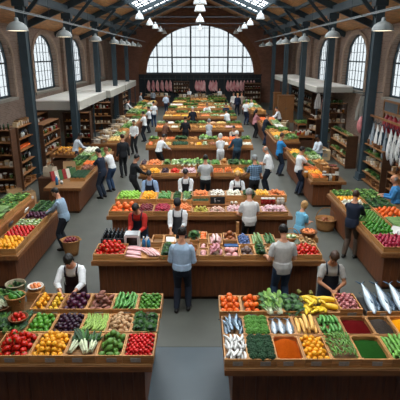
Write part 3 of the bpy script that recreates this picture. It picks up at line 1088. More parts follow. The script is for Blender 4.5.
person('vendor in white shirt behind the carrots of the third right counter', 5.2, 31.0, 80, 1.74, W, BLK, 'reach', lean=22, hp=14, hair='black', sleeves='long', vox=.02)
person('vendor in white shirt near the far right counter, brown hair', xs(252, 36.5, 1.2), 36.5, 120, 1.78, W, BLK, 'work', lean=6, hp=10, hair='brown', sleeves='long', vox=.022)
person('person in white top standing left of the navy coat at the far end', xs(233.5, 42.5, .9), 42.5, 160, 1.76, '#d5d2ce', '#8a8078', 'down', lean=0, hp=6, hair='brown', sleeves='long', vox=.024, tuck=False)
# ================================================================== produce
def ico(sub=2):
    bm = bmesh.new()
    bmesh.ops.create_icosphere(bm, subdivisions=sub, radius=1.0)
    v = np.array([q.co[:] for q in bm.verts])
    f = [tuple(x.index for x in q.verts) for q in bm.faces]
    bm.free()
    return v, f
ICO2 = ico(2)
ICO3 = ico(3)

def ball(mb, r, c=(0, 0, 0), squash=(1, 1, 1), lump=0.0, dimple=0.0, m=0, src=None, lobes=0, taper=0.0):
    v, f = src or ICO2
    p = v.copy()
    if lump:
        ph = rng.uniform(0, 6, 6)
        k = 1 + lump * (np.sin(3 * p[:, 0] + ph[0]) * np.cos(3.3 * p[:, 1] + ph[1]) + .6 * np.sin(5 * p[:, 2] + ph[2] + 2 * p[:, 0]))
        p = p * k[:, None]
    if lobes:
        a = np.arctan2(p[:, 1], p[:, 0])
        p[:, :2] *= (1 - .07 * np.abs(np.sin(a * lobes / 2)))[:, None]
    if dimple:
        rr = np.hypot(p[:, 0], p[:, 1])
        p[:, 2] -= np.sign(p[:, 2]) * dimple * np.exp(-(rr / .35) ** 2)
    if taper:
        p[:, :2] *= (1 - taper * (p[:, 2] + 1) / 2)[:, None]
    p = p * (np.array(squash) * r) + np.array(c)
    mb.add(p.tolist(), f, m)

STEM = M('green_stem', '#4a6a25', .6, .2, 20)
LEAFDK = M('dark_leaf_green', '#20401d', .55, .4, 12, rand=.22)
LEAFMD = M('mid_leaf_green', '#345f20', .55, .42, 12, rand=.22)
LEAFLT = M('light_leaf_green', '#6f9440', .55, .35, 12, rand=.2)
STALKW = M('white_stalk', '#cdd3b0', .5, .12, 12)

def _round(r, mat, squash=(1, 1, .9), lump=.02, dimple=.0, stem=None, lobes=0, taper=0, n=3):
    out = []
    for i in range(n):
        b = MB()
        ball(b, r, squash=squash, lump=lump, dimple=dimple, lobes=lobes, taper=taper)
        if stem == 'calyx':
            for k in range(5):
                a = 2 * PI * k / 5
                b.leaf((0, 0, r * squash[2] * .86), (math.cos(a), math.sin(a), .25), (0, 0, 1), r * .75, r * .3, .9, 1, 3)
            b.tube([(0, 0, r * squash[2] * .85), (r * .1, 0, r * squash[2] * 1.15)], [r * .07, r * .05], 5, 1)
        elif stem == 'stub':
            b.tube([(0, 0, r * squash[2] * .85), (r * .08, 0, r * squash[2] * 1.2)], [r * .1, r * .07], 5, 1)
        elif stem == 'root':
            b.tube([(0, 0, r * squash[2] * .85), (0, 0, r * squash[2] * 1.25)], [r * .14, r * .03], 5, 0)
        out.append(b.mesh('fruit', [mat, STEM], True))
    return out

def _long(L, r, mat, bend=.0, prof=None, stem=False, n=3, tipmat=None, ns=9, seg=9, flat=1.0):
    out = []
    for i in range(n):
        b = MB()
        bd = bend * random.uniform(.7, 1.3)
        pts, rs = [], []
        for k in range(ns):
            t = k / (ns - 1)
            y = (t - .5) * L
            pts.append((bd * L * (1 - (2 * t - 1) ** 2) - bd * L * .5, y, 0))
            q = prof(t) if prof else (math.sin(PI * (.06 + .88 * t)) ** .45)
            rs.append(max(.0015, r * q))
        rings = []
        for k, p in enumerate(pts):
            rings.append([(p[0] + rs[k] * math.cos(2 * PI * j / seg), p[1], rs[k] * flat * math.sin(2 * PI * j / seg)) for j in range(seg)])
        b.loft(rings)
        if stem:
            b.tube([pts[-1], (pts[-1][0] - bd * L * .25, pts[-1][1] + L * .09, 0)], [r * .3, r * .2], 5, 1)
        out.append(b.mesh('long', [mat, tipmat or STEM], True))
    return out

def _rosette(R_, H, mats, nl=26, heart=True, n=2, wide=.55, curl=.9):
    out = []
    for i in range(n):
        b = MB()
        for k in range(nl):
            a = k * 2.4 + random.uniform(-.2, .2)
            t = k / nl
            el = .15 + 1.2 * t
            d = (math.cos(a) * math.cos(el), math.sin(a) * math.cos(el), math.sin(el))
            base = (math.cos(a) * R_ * .15, math.sin(a) * R_ * .15, H * .12 + H * .25 * t)
            b.leaf(base, d, (0, 0, 1), R_ * (1.0 - .3 * t) * random.uniform(.85, 1.1), R_ * wide * random.uniform(.8, 1.2), curl * random.uniform(.4, 1.2), random.choice([0, 0, 1]), 4)
        ball(b, R_ * .5, (0, 0, H * .42), (1, 1, .8), .06, m=1)
        out.append(b.mesh('leafy', mats, True))
    return out

def _bunch(L, W, mats, nl=34, n=2, spread=.5, stalk=True, lw=.05, ll=.5):
    """leaves on stalks lying along y, stalks to -y"""
    out = []
    for i in range(n):
        b = MB()
        for k in range(nl):
            x = random.uniform(-W, W) * .5
            z = random.uniform(.0, W * .45)
            y = random.uniform(-.15, .25) * L
            d = Vector((x / W * spread * 2, 1, random.uniform(-.1, .5)))
            b.leaf((x, y, .02 + z), d, (random.uniform(-.5, .5), 0, 1), L * ll * random.uniform(.7, 1.1), lw * random.uniform(.7, 1.3), random.uniform(.2, 1.0), random.choice([0, 0, 1]), 4)
            if stalk and k % 2 == 0:
                b.tube([(x * .4, -L * .45, .02 + z * .5), (x, y + .02, .02 + z)], [.006, .004], 5, 2)
        out.append(b.mesh('bunch', mats, True))
    return out

def _leek(n=2):
    out = []
    for i in range(n):
        b = MB()
        for q in range(7):
            x = (q - 3) * .012 + random.uniform(-.005, .005)
            z = .015 + .015 * (q % 3)
            b.tube([(x * .6, -.26, z), (x * .8, -.14, z), (x * 1.2, -.02, z + .01)], [.011, .012, .014], 8, 2)
            for k in range(5):
                b.leaf((x * 1.2, -.03, z + .01), (random.uniform(-.4, .4) + x * 3, 1, random.uniform(.1, .6)), (0, 0, 1), random.uniform(.16, .26), .03, random.uniform(.2, .9), random.choice([0, 1]), 4)
        b.v = [(p[0] * .9, p[1] * .74 + .05, p[2] * 1.0 + .02) for p in b.v]
        out.append(b.mesh('leek', [LEAFDK, LEAFMD, STALKW], True))
    return out

def _flor(r, mat, stalk, n=2, leaves=None):
    out = []
    for i in range(n):
        b = MB()
        for k in range(26):
            u = (k + .5) / 26
            th = math.acos(1 - 1.15 * u)
            a = k * 2.4
            p = (r * .72 * math.sin(th) * math.cos(a), r * .72 * math.sin(th) * math.sin(a), r * .6 * math.cos(th) + r * .1)
            ball(b, r * random.uniform(.28, .36), p, lump=.14, src=ICO2 if k < 0 else ICO1)
        b.tube([(0, 0, -r * .75), (0, 0, 0)], [r * .3, r * .35], 8, 1)
        if leaves:
            for k in range(7):
                a = 2 * PI * k / 7
                b.leaf((math.cos(a) * r * .4, math.sin(a) * r * .4, -r * .6), (math.cos(a), math.sin(a), 1.0), (0, 0, 1), r * 1.1, r * .6, .1, 1, 3)
        out.append(b.mesh('floret', [mat, stalk], True))
    return out
ICO1 = ico(1)

FISHB = M('fish_back', '#3c4c5a', .22, .25, 10, rand=.12, metal=.25, spec=.7)
FISHS = M('fish_silver', '#b9c2c8', .2, .12, 10, rand=.06, metal=.35, spec=.7)
FISHE = M('fish_eye', '#101010', .2, .05, 5)
def _fish(L, h, w, n=2, name='fish', back=FISHB, side=FISHS):
    """fish lying on its side in the xy plane, head to -y, thickness in z"""
    out = []
    for i in range(n):
        b = MB()
        prof = [(0, .04), (.03, .28), (.08, .52), (.16, .8), (.28, .98), (.42, 1), (.58, .85), (.72, .58), (.84, .3), (.91, .16), (.94, .17)]
        rings = []
        N_ = 14
        for t, q in prof:
            y = (t - .5) * L
            sag = .03 * L * math.sin(PI * t)
            rings.append([(h * q * math.cos(2 * PI * j / N_) + sag, y, w * (q ** .8) * math.sin(2 * PI * j / N_)) for j in range(N_)])
        b.loft(rings)
        # colour the back darker: faces with x > .35 h
        for k, f in enumerate(b.f):
            x = sum(b.v[q][0] - .03 * L for q in f) / len(f)
            b.m[k] = 0 if x > .25 * h * .9 else 1
        y0 = .44 * L
        b.tube([(0.0, y0 - .02 * L, 0), (h * .9, y0 + .09 * L, 0)], [h * .16, h * .07], 6, 0)
        b.tube([(0.0, y0 - .02 * L, 0), (-h * .9, y0 + .09 * L, 0)], [h * .16, h * .07], 6, 0)
        b.tube([(h * .98 + .03 * L, -.08 * L, 0), (h * 1.35 + .03 * L, .04 * L, 0), (h * .9 + .02 * L, .1 * L, 0)], [h * .05, h * .1, h * .04], 5, 0)
        b.tube([(-h * .8, .05 * L, 0), (-h * 1.2, .14 * L, 0), (-h * .7, .16 * L, 0)], [h * .05, h * .08, h * .04], 5, 0)
        b.tube([(h * .1, -.26 * L, w * .95), (-h * .1, -.12 * L, w * 1.0)], [h * .13, h * .04], 6, 0)
        ball(b, h * .12, (h * .22, -.40 * L, w * .62), (1, 1, .5), m=2, src=ICO1)
        ball(b, h * .12, (h * .22, -.40 * L, -w * .62), (1, 1, .5), m=2, src=ICO1)
        out.append(b.mesh(name, [back, side, FISHE], True))
    return out

def RM(n, c, rough=.35, var=.12, scale=9, rand=.13, **k):
    return M(n, c, rough, var, scale, rand=rand, **k)

K = {}
def kind(key, name, one, many, cat, typ, meshes, r, L=0):
    K[key] = dict(name=name, one=one, many=many, cat=cat, typ=typ, me=meshes, r=r, L=L)

kind('tomato', 'tomato', 'ripe red tomato', 'ripe red tomatoes', 'tomato', 'round', _round(.052, RM('tomato_skin', '#c22012', .25, .1), (1, 1, .84), .02, .1, 'calyx'), .05)
kind('cherry', 'cherry_tomato', 'small red cherry tomato', 'cherry tomatoes', 'tomato', 'round', _round(.029, RM('cherry_tomato_skin', '#bf1414', .22, .1), (1, 1, .95), .01, .05, 'stub'), .029)
kind('apricot', 'apricot', 'yellow orange apricot', 'yellow orange apricots', 'apricot', 'round', _round(.043, RM('apricot_skin', '#e8a01e', .45, .12), (1, 1, .95), .02, .06, 'stub'), .043)
kind('lemon', 'lemon', 'yellow lemon', 'yellow lemons', 'lemon', 'round', _round(.04, RM('lemon_skin', '#dcae2c', .4, .1), (.9, .9, 1.15), .02), .04)
kind('mango', 'green_mango', 'large green mango', 'large green mangoes', 'mango', 'round', _round(.058, RM('green_mango_skin', '#557f33', .4, .22), (.9, 1.15, .85), .04), .056)
kind('lime', 'lime', 'green lime', 'green limes', 'lime', 'round', _round(.045, RM('lime_skin', '#4e8a24', .38, .2), (.95, 1.1, .9), .02), .044)
kind('smalllime', 'small_lime', 'small dark green lime', 'small dark green limes', 'lime', 'round', _round(.034, RM('small_lime_skin', '#477a22', .38, .2), (1, 1.1, .95), .02), .034)
kind('plum', 'plum', 'dark purple plum', 'dark purple plums', 'plum', 'round', _round(.034, RM('plum_skin', '#2f1226', .3, .25), (1, 1.12, .95), .02, .05), .034)
kind('ponion', 'purple_onion', 'round purple onion', 'round purple onions', 'onion', 'round', _round(.05, RM('purple_onion_skin', '#43142e', .28, .3), (1, 1, .92), .02, .0, 'root'), .05)
kind('potato', 'potato', 'pale brown potato', 'pale brown potatoes', 'potato', 'round', _round(.04, RM('potato_skin', '#c09a70', .6, .16), (.9, 1.2, .85), .08), .041)
kind('sweetpot', 'sweet_potato', 'dusky pink sweet potato', 'dusky pink sweet potatoes', 'sweet potato', 'round', _round(.06, RM('sweet_potato_skin', '#8d5a4b', .65, .25), (.8, 1.4, .65), .1), .062)
kind('orange', 'orange', 'bright orange', 'bright oranges', 'orange', 'round', _round(.053, RM('orange_peel', '#e8661a', .42, .1), (1, 1, .93), .01, .05, 'stub'), .053)
kind('bigorange', 'grapefruit', 'large orange grapefruit', 'large orange grapefruits', 'grapefruit', 'round', _round(.078, RM('grapefruit_peel', '#ea6d2a', .42, .1), (1, 1, .9), .01, .05, 'stub'), .077)
kind('smallorange', 'clementine', 'small yellow orange clementine', 'small clementines', 'clementine', 'round', _round(.04, RM('clementine_peel', '#eda41c', .4, .1), (1, 1, .9), .01, .06, 'stub'), .04)
kind('apple', 'green_apple', 'pale green apple', 'pale green apples', 'apple', 'round', _round(.05, RM('green_apple_skin', '#86b53c', .3, .15), (1, 1, .9), .01, .14, 'stub'), .05)
kind('redapple', 'red_plum', 'dark red plum', 'dark red plums', 'plum', 'round', _round(.04, RM('red_plum_skin', '#6e1a26', .3, .2), (1, 1, .95), .01, .1), .04)
kind('radish', 'radish', 'crimson radish', 'crimson radishes', 'radish', 'round', _round(.037, RM('radish_skin', '#9c1f3a', .35, .18), (1, 1, 1), .02, 0, 'root'), .037)
kind('pinkradish', 'pink_turnip', 'pink and white turnip', 'pink and white turnips', 'turnip', 'round', _round(.045, M('pink_turnip_skin', '#c98a94', .4, .1, 14, col2='#dcc5c2', rand=.08), (1, 1, .9), .02, 0, 'root'), .045)
kind('paleradish', 'pale_radish', 'pale pink radish', 'pale pink radishes', 'radish', 'round', _round(.042, M('pale_radish_skin', '#c9867c', .4, .1, 22, col2='#e0d0b8', rand=.08), (1, 1, .95), .02, 0, 'root'), .042)
kind('pear', 'yellow_pear', 'yellow green pear', 'yellow green pears', 'pear', 'round', _round(.05, RM('pear_skin', '#b3a94a', .4, .18), (.9, .9, 1.1), .02, 0, 'stub', taper=.35), .05)
kind('peach', 'peach', 'orange peach', 'orange peaches', 'peach', 'round', _round(.046, RM('peach_skin', '#dd8148', .6, .2), (1, 1, .92), .01, .08), .046)
kind('garlic', 'garlic_bulb', 'white garlic bulb', 'white garlic bulbs', 'garlic', 'round', _round(.048, RM('garlic_skin', '#d9d6c2', .55, .06), (1, 1, .85), .03, 0, 'root', lobes=8), .047)
kind('egg', 'white_mushroom', 'white button mushroom', 'white button mushrooms', 'mushroom', 'round', _round(.043, RM('mushroom_cap', '#ded9cd', .6, .05), (1, 1, .8), .03), .043)
kind('beet', 'brown_beetroot', 'earthy brown beetroot', 'earthy brown beetroots', 'beetroot', 'round', _round(.075, RM('beetroot_skin', '#77625a', .75, .3), (.9, 1.05, .85), .09, 0, 'root'), .074)
kind('blueberry', 'blue_plum', 'small blue plum', 'small blue plums', 'plum', 'round', _round(.036, RM('blue_plum_skin', '#4d628e', .5, .2), (1, 1.05, .95), .02), .036)
kind('pepper', 'green_pepper', 'glossy green pepper', 'glossy green peppers', 'pepper', 'round', _round(.048, RM('green_pepper_skin', '#3c7a22', .25, .25), (.95, .95, 1.05), .03, .16, 'stub', lobes=4), .048)
kind('redpep', 'red_pepper', 'red pepper', 'red peppers', 'pepper', 'round', _round(.042, RM('red_pepper_skin', '#bf2312', .25, .15), (.95, .95, 1.1), .03, .16, 'stub', lobes=4), .042)
kind('chard', 'pale_lettuce', 'pale green lettuce', 'pale green lettuces', 'lettuce', 'leaf', _rosette(.11, .1, [LEAFLT, STALKW], 22), .085)
kind('carrotpile', 'carrot', 'orange carrot', 'orange carrots', 'carrot', 'long', _long(.2, .021, RM('carrot_skin', '#d9691f', .5, .15), .02, lambda t: .25 + .75 * t if t < .96 else .6, True), .021, .2)
kind('bean', 'green_bean', 'long pale green bean', 'long green beans', 'bean', 'long', _long(.3, .013, RM('green_bean_skin', '#8aa84a', .45, .2), .09, None, True), .013, .3)
kind('chilli', 'green_chilli', 'slim green chilli', 'slim green chillies', 'chilli', 'long', _long(.15, .014, RM('green_chilli_skin', '#5b8634', .3, .25), .12, lambda t: .2 + .8 * t, True), .014, .15)
kind('cucumber', 'cucumber', 'dark green cucumber', 'dark green cucumbers', 'cucumber', 'long', _long(.34, .03, M('cucumber_skin', '#2f5f24', .35, .3, 30, (1, .15, 1), rand=.15), .06, None, True), .03, .34)
kind('smallcuc', 'small_cucumber', 'small green cucumber', 'small green cucumbers', 'cucumber', 'long', _long(.2, .026, M('small_cucumber_skin', '#4f8a3c', .35, .3, 30, (1, .15, 1), rand=.15), .06, None, True), .026, .2)
kind('zucc', 'courgette', 'striped green courgette', 'striped green courgettes', 'courgette', 'long', _long(.36, .034, M('courgette_skin', '#3c6b2c', .35, .1, 60, (1, .05, 1), col2='#9fb97a', rand=.12), .04, None, True), .034, .36)
kind('squash', 'yellow_squash', 'long pale yellow squash', 'long pale yellow squashes', 'squash', 'long', _long(.38, .034, RM('yellow_squash_skin', '#dfae5c', .45, .14), .03, lambda t: .35 + .65 * math.sin(PI * (.15 + .6 * t)) , True), .034, .38)
kind('banana', 'banana', 'yellow banana', 'yellow bananas', 'banana', 'long', _long(.22, .023, RM('banana_peel', '#e2bd2c', .45, .12), .16, None, True), .023, .22)
kind('ypepper', 'yellow_pepper', 'long yellow pepper', 'long yellow peppers', 'pepper', 'long', _long(.17, .028, RM('yellow_pepper_skin', '#e3a51c', .35, .12), .05, None, True), .028, .17)
kind('greenchunk', 'green_gourd', 'small bright green gourd', 'small bright green gourds', 'gourd', 'long', _long(.15, .028, RM('green_gourd_skin', '#62983a', .4, .2), .05, None, True), .028, .15)
kind('lettuce', 'lettuce_head', 'leafy green lettuce head', 'leafy lettuce heads', 'lettuce', 'leaf', _rosette(.13, .12, [LEAFMD, LEAFLT, STALKW]), .10)
kind('kale', 'kale_bunch', 'dark green kale bunch', 'dark green kale bunches', 'kale', 'leaf', _rosette(.14, .12, [LEAFDK, LEAFMD, STALKW], 34, curl=1.4, wide=.4), .10)
kind('basil', 'basil_bunch', 'dark green basil bunch', 'dark green basil bunches', 'basil', 'leaf', _rosette(.12, .12, [LEAFMD, LEAFDK, STALKW], 40, curl=.7, wide=.5), .085)
kind('herb', 'herb_bunch', 'feathery dark green herb bunch', 'dark green herb bunches', 'herb', 'leaf', _bunch(.24, .14, [LEAFDK, LEAFMD, STEM], 60, lw=.022, ll=.45), .085)
kind('chardb', 'chard_bunch', 'green chard bunch with pale stalks', 'green chard bunches', 'chard', 'leaf', _bunch(.34, .14, [LEAFMD, LEAFLT, STALKW], 34, lw=.06), .10)
kind('leek', 'leek_bunch', 'leek bunch with white stems', 'leeks with white stems', 'leek', 'leaf', _leek(), .10)
kind('cabbage', 'cabbage', 'pale green cabbage', 'pale green cabbages', 'cabbage', 'leaf', _rosette(.12, .16, [LEAFLT, LEAFMD, STALKW], 20, curl=1.9, wide=.8), .11)
kind('broccoli', 'broccoli_head', 'green broccoli head', 'broccoli heads', 'broccoli', 'leaf', _flor(.08, RM('broccoli_floret', '#2c5522', .8, .3, 60), STEM), .072)
kind('dkbroc', 'dark_broccoli_head', 'dark green broccoli head', 'dark broccoli heads', 'broccoli', 'leaf', _flor(.075, RM('dark_broccoli_floret', '#1c3d22', .8, .3, 60), STEM), .056)
kind('ltbroc', 'romanesco', 'light green romanesco head', 'light green romanesco heads', 'romanesco', 'leaf', _flor(.08, RM('romanesco_floret', '#4a7a2c', .8, .3, 60), STEM), .060)
kind('cauli', 'cauliflower', 'white cauliflower', 'white cauliflowers', 'cauliflower', 'leaf', _flor(.085, RM('cauliflower_curd', '#dcdac6', .7, .08, 40), LEAFLT, leaves=True), .085)
kind('mackerel', 'mackerel', 'blue grey mackerel', 'blue grey mackerel', 'fish', 'long', _fish(.3, .036, .024, name='mackerel', back=M('mackerel_back', '#2f4256', .25, .35, 25, (1, 1, 1), metal=.2), side=M('mackerel_side', '#8397a6', .22, .2, 20, metal=.3)), .034, .3)
kind('squid', 'white_squid', 'white squid', 'white squid', 'squid', 'long', _long(.17, .022, RM('squid_skin', '#d6d4cf', .3, .08), .08, lambda t: .45 + .55 * math.sin(PI * (.1 + .8 * t))), .022, .17)
kind('silver', 'silver_fish', 'silver white fish', 'silver white fish', 'fish', 'long', _fish(.45, .062, .042, name='silver_fish', back=M('silver_fish_back', '#7c8c98', .2, .2, 20, metal=.3)), .043, .45)
kind('bread', 'bread_loaf', 'crusty brown bread loaf', 'crusty bread loaves', 'bread', 'round', _round(.075, RM('bread_crust', '#b67f42', .8, .25), (.8, 1.4, .6), .05), .078)
kind('cheese', 'cheese_wheel', 'small yellow cheese wheel', 'yellow cheese wheels', 'cheese', 'round', _round(.06, RM('cheese_rind', '#d6b366', .6, .1), (1, 1, .7), .0), .062)
kind('fillet', 'pink_fish_fillet', 'pale pink fish fillet', 'pale pink fish fillets', 'fish fillet', 'long', _long(.5, .075, M('pink_fillet_flesh', '#cf8f93', .4, .12, 16, (1, .2, 1), col2='#e0b4b2', rand=.08), .04, None, False, flat=.45), .05, .5)
kind('stripe', 'striped_pork_slice', 'striped pink and white pork slice', 'striped pork slices', 'pork slice', 'long', _long(.42, .034, M('striped_pork', '#b45a62', .4, .05, 40, (1, .05, 1), col2='#e3c8c0', rand=.1), .05, None, False, flat=.6), .036, .42)
kind('salmon', 'salmon_roll', 'pink salmon roll', 'pink salmon rolls', 'salmon', 'round', _round(.066, M('salmon_flesh', '#d98a8e', .4, .12, 14, col2='#e4b4ae'), (1, 1, .75), .05), .066)
kind('sausage', 'pink_sausage', 'pink sausage', 'pink sausages', 'sausage', 'long', _long(.3, .035, M('pink_sausage_skin', '#c27f86', .35, .14, 10, rand=.12), .12), .036, .3)
kind('ham', 'brown_ham', 'smoked brown ham', 'smoked brown hams', 'ham', 'round', _round(.062, RM('smoked_ham_skin', '#8a4c25', .45, .25), (1, 1.1, .8), .05), .062)
kind('meat', 'red_meat_cube', 'red meat cube with white fat', 'red meat cubes', 'meat', 'round', _round(.034, M('marbled_red_meat', '#96242c', .35, .15, 30, col2='#cf8f8c', rand=.15), (1.1, 1, .7), .14), .034)
kind('ginger', 'ginger_root', 'knobbly ginger root', 'knobbly ginger roots', 'ginger', 'round', _round(.045, RM('ginger_skin', '#b9976a', .7, .2), (.8, 1.3, .7), .18), .047)

ZR = {'mackerel': .024, 'silver': .042, 'fillet': .023, 'stripe': .021}
def _calyx(r, sq):
    b = MB()
    for k in range(5):
        a = 2 * PI * k / 5
        b.leaf((0, 0, r * sq * .86), (math.cos(a), math.sin(a), .25), (0, 0, 1), r * .75, r * .3, .9, 0, 3)
    b.tube([(0, 0, r * sq * .85), (r * .1, 0, r * sq * 1.15)], [r * .07, r * .05], 5, 0)
    return b.mesh('calyx', STEM, True)
TOM_NEAR = (_round(.052, MATS['tomato_skin'], (1, 1, .84), .02, .1, None, n=1)[0], _calyx(.052, .84))
# ------------------------------------------------------------------ crates and filling
NITEM = {}
def crate(x0, x1, y0, y1, z0, rim, label, floor=None, card=False, group=None):
    w, d, h = x1 - x0, y1 - y0, rim - z0
    t = thing('wooden_crate', label, 'crate', ((x0 + x1) / 2, (y0 + y1) / 2, z0), 0, group)
    b = MB()
    k = .016
    hw, hd = w / 2 - .003, d / 2 - .003
    g = .006
    nb = 2 if h < .2 else 3
    for i in range(nb):
        za, zb = h * i / nb + (g / 2 if i else 0), h * (i + 1) / nb - (g / 2 if i < nb - 1 else 0)
        b.box(-hw, hw, -hd, -hd + k, za, zb, 0)
        b.box(-hw, hw, hd - k, hd, za, zb, 0)
        b.box(-hw, -hw + k, -hd + k, hd - k, za, zb, 1)
        b.box(hw - k, hw, -hd + k, hd - k, za, zb, 1)
    for sx in (-1, 1):
        for sy in (-1, 1):
            xa, xb = sorted((sx * (hw - k), sx * (hw - k - .025)))
            ya, yb = sorted((sy * (hd - k), sy * (hd - k - .025)))
            b.box(xa, xb, ya, yb, 0, h - .004, 1)
    b.build('crate_body', [CRATE_X, CRATE_Y], t)
    f = MB()
    fz = (floor - z0) if floor is not None else .014
    f.box(-hw + k, hw - k, -hd + k, hd - k, max(0.002, fz - .012), fz)
    f.build('crate_floor', CRATE_FLOOR, t)
    if card:
        c = MB()
        cw = min(.07, w * .22)
        cx = random.uniform(-.04, .06)
        c.box(cx - cw, cx + cw, -hd - .005, -hd - .0005, h * .18, h * .72)
        c.build('price_tag', TAGM, t)
    return t

def item(kd, loc, rot, sc, place, group):
    k = K[kd]
    o = bpy.data.objects.new(k['name'], random.choice(k['me']))
    COL.objects.link(o)
    o.location = loc
    o.rotation_euler = rot
    o.scale = (sc, sc, sc)
    lab = '%s %s' % (k['one'], place)
    LABELS.setdefault(lab, group)
    if kd == 'tomato' and loc[1] < 10:      # close enough to show the green star
        o.data = TOM_NEAR[0]
        c_ = bpy.data.objects.new('calyx', TOM_NEAR[1])
        COL.objects.link(c_)
        c_.parent = o
    o['label'] = lab
    o['category'] = k['cat']
    o['group'] = group
    NITEM[k['name']] = NITEM.get(k['name'], 0) + 1
    return o

def fill(kd, x0, x1, y0, y1, zf, place, heap=2, scale=1.0, maxn=999, dirx=False, inset=.02):
    """heap produce kd on the floor zf of the given rectangle"""
    k = K[kd]
    r = k['r'] * scale
    x0 += inset; x1 -= inset; y0 += inset; y1 -= inset
    w, d = x1 - x0, y1 - y0
    group = '%s %s' % (k['many'], place)
    n = 0
    if k['typ'] == 'round':
        for layer in range(heap):
            mx = layer * r * 1.05
            nx = max(1, int((w - 2 * mx) / (1.98 * r)))
            ny = max(1, int((d - 2 * mx) / (1.8 * r)))
            px, py = (w - 2 * mx) / nx, (d - 2 * mx) / ny
            if layer and (nx < 2 and ny < 2):
                break
            for j in range(ny):
                odd = (j + layer) % 2 and nx > 1
                for i in range(nx - 1 if odd else nx):
                    x = x0 + mx + px * (i + .5 + (.5 if odd else 0)) + random.uniform(-.16, .16) * r
                    y = y0 + mx + py * (j + .5) + random.uniform(-.16, .16) * r
                    if layer and random.random() < (.14 if y0 < 11 else .04):
                        continue
                    if y0 > 11 and heap > 1 and layer < heap - 1 and 0 < i < (nx - 2 if odd else nx - 1) and 0 < j < ny - 1:
                        continue   # buried under the heap
                    s = scale * random.uniform(.9, 1.06)
                    z = zf + r * .9 + layer * r * 1.35 + random.uniform(-.1, .15) * r * (layer > 0)
                    item(kd, (x, y, z), (random.uniform(-.9, .9), random.uniform(-.9, .9), random.uniform(0, 6.28)), s, place, group)
                    n += 1
    elif k['typ'] == 'long':
        L = k['L'] * scale
        along, across = (w, d) if dirx else (d, w)
        na = max(1, int(round(along / (L * .98))))
        for layer in range(heap):
            ncr = max(1, int((across - layer * r * 1.6) / (2.05 * r)))
            pc = (across - layer * r * 1.6) / ncr
            for a in range(na):
                for c in range(ncr):
                    if layer and random.random() < .1:
                        continue
                    if layer < heap - 2 and 0 < c < ncr - 1:
                        continue
                    u = layer * r * .8 + pc * (c + .5) + random.uniform(-.15, .15) * r
                    v = along * (a + .5) / na + random.uniform(-.03, .03) * L
                    v = min(max(v, L * .5), along - L * .5) if along > L else along / 2
                    s = scale * random.uniform(.92, 1.04) * min(1, along / L * 1.02)
                    zr = ZR.get(kd, k['r']) * scale
                    z = zf + zr + layer * zr * 1.75
                    rz = random.gauss(0, .38 if kd in ('chilli', 'squid') else .16 if kd in ('bean', 'mackerel', 'smallcuc', 'greenchunk') else .07)
                    if dirx:
                        item(kd, (x0 + v, y0 + u, z), (0, 0, PI / 2 + rz), s, place, group)
                    else:
                        item(kd, (x0 + u, y0 + v, z), (0, random.uniform(-.2, .2), rz), s, place, group)
                    n += 1
    else:
        nx = max(1, int(round(w / (1.9 * r))))
        ny = max(1, int(round(d / (1.9 * r))))
        if kd == 'leek':
            nx, ny, scale = 3, 1, 1.2
        lie = 'bunch' in k['name'] and kd in ('herb', 'chardb', 'leek')
        for j in range(ny):
            for i in range(nx):
                x = x0 + w * (i + .5) / nx + random.uniform(-.1, .1) * r
                y = y0 + d * (j + .5) / ny + random.uniform(-.1, .1) * r
                s = scale * random.uniform(.9, 1.08)
                z = zf + (K[kd]['r'] * .75 * scale if 'broc' in kd or kd in ('cauli', 'ltbroc') else .01)
                item(kd, (x, y, z), (random.uniform(-.12, .12), random.uniform(-.12, .12), random.gauss(0, .25) if lie else random.uniform(0, 6.28)), s, place, group)
                n += 1
    return n

SPICES = {'turmeric': ('orange turmeric powder', RM('turmeric_powder', '#a8480a', .95, .12, 60, spec=.05)), 'paprika': ('dark red paprika powder', RM('paprika_powder', '#560a0b', .95, .15, 60, spec=.05)),
          'seeds': ('dark grey seeds', M('dark_seeds', '#3a322c', .8, .5, 120, bump=.8, spec=.1)), 'curry': ('yellow curry powder', RM('curry_powder', '#cf8508', .95, .1, 60, spec=.05)),
          'greenherb': ('dried green herb powder', M('green_herb_powder', '#1b4214', .95, .4, 90, bump=.8, spec=.05))}
def mound(key, x0, x1, y0, y1, zf, rim, place, peak=.05):
    nm, mt = SPICES[key]
    w, d = x1 - x0 - .04, y1 - y0 - .04
    b = MB()
    N_ = 18
    rings = []
    for j in range(N_ + 1):
        row = []
        for i in range(N_ + 1):
            u, v = i / N_ * 2 - 1, j / N_ * 2 - 1
            e = max(0, 1 - math.sqrt(u * u + v * v) * .9)
            z = rim - .05 - zf + 2.2 * peak * max(0, 1 - math.sqrt(u * u + v * v) / 1.2) - .025 * max(abs(u), abs(v)) ** 3 + random.uniform(-.003, .003)
            z = max(z, .004)
            row.append((u * w / 2, v * d / 2, z))
        rings.append(row)
    b.loft(rings, 0, False, False)
    # sides down to the crate floor
    edge = rings[0] + [r[-1] for r in rings[1:]] + rings[-1][-2::-1] + [r[0] for r in rings[-2:0:-1]]
    b.loft([edge, [(p[0], p[1], .001) for p in edge]], 0, False, True)
    o = b.build('spice_mound', mt, None, True, ((x0 + x1) / 2, (y0 + y1) / 2, zf))
    tag(o, 'mound of %s %s' % (nm, place), 'spice', kind='stuff')
    return o

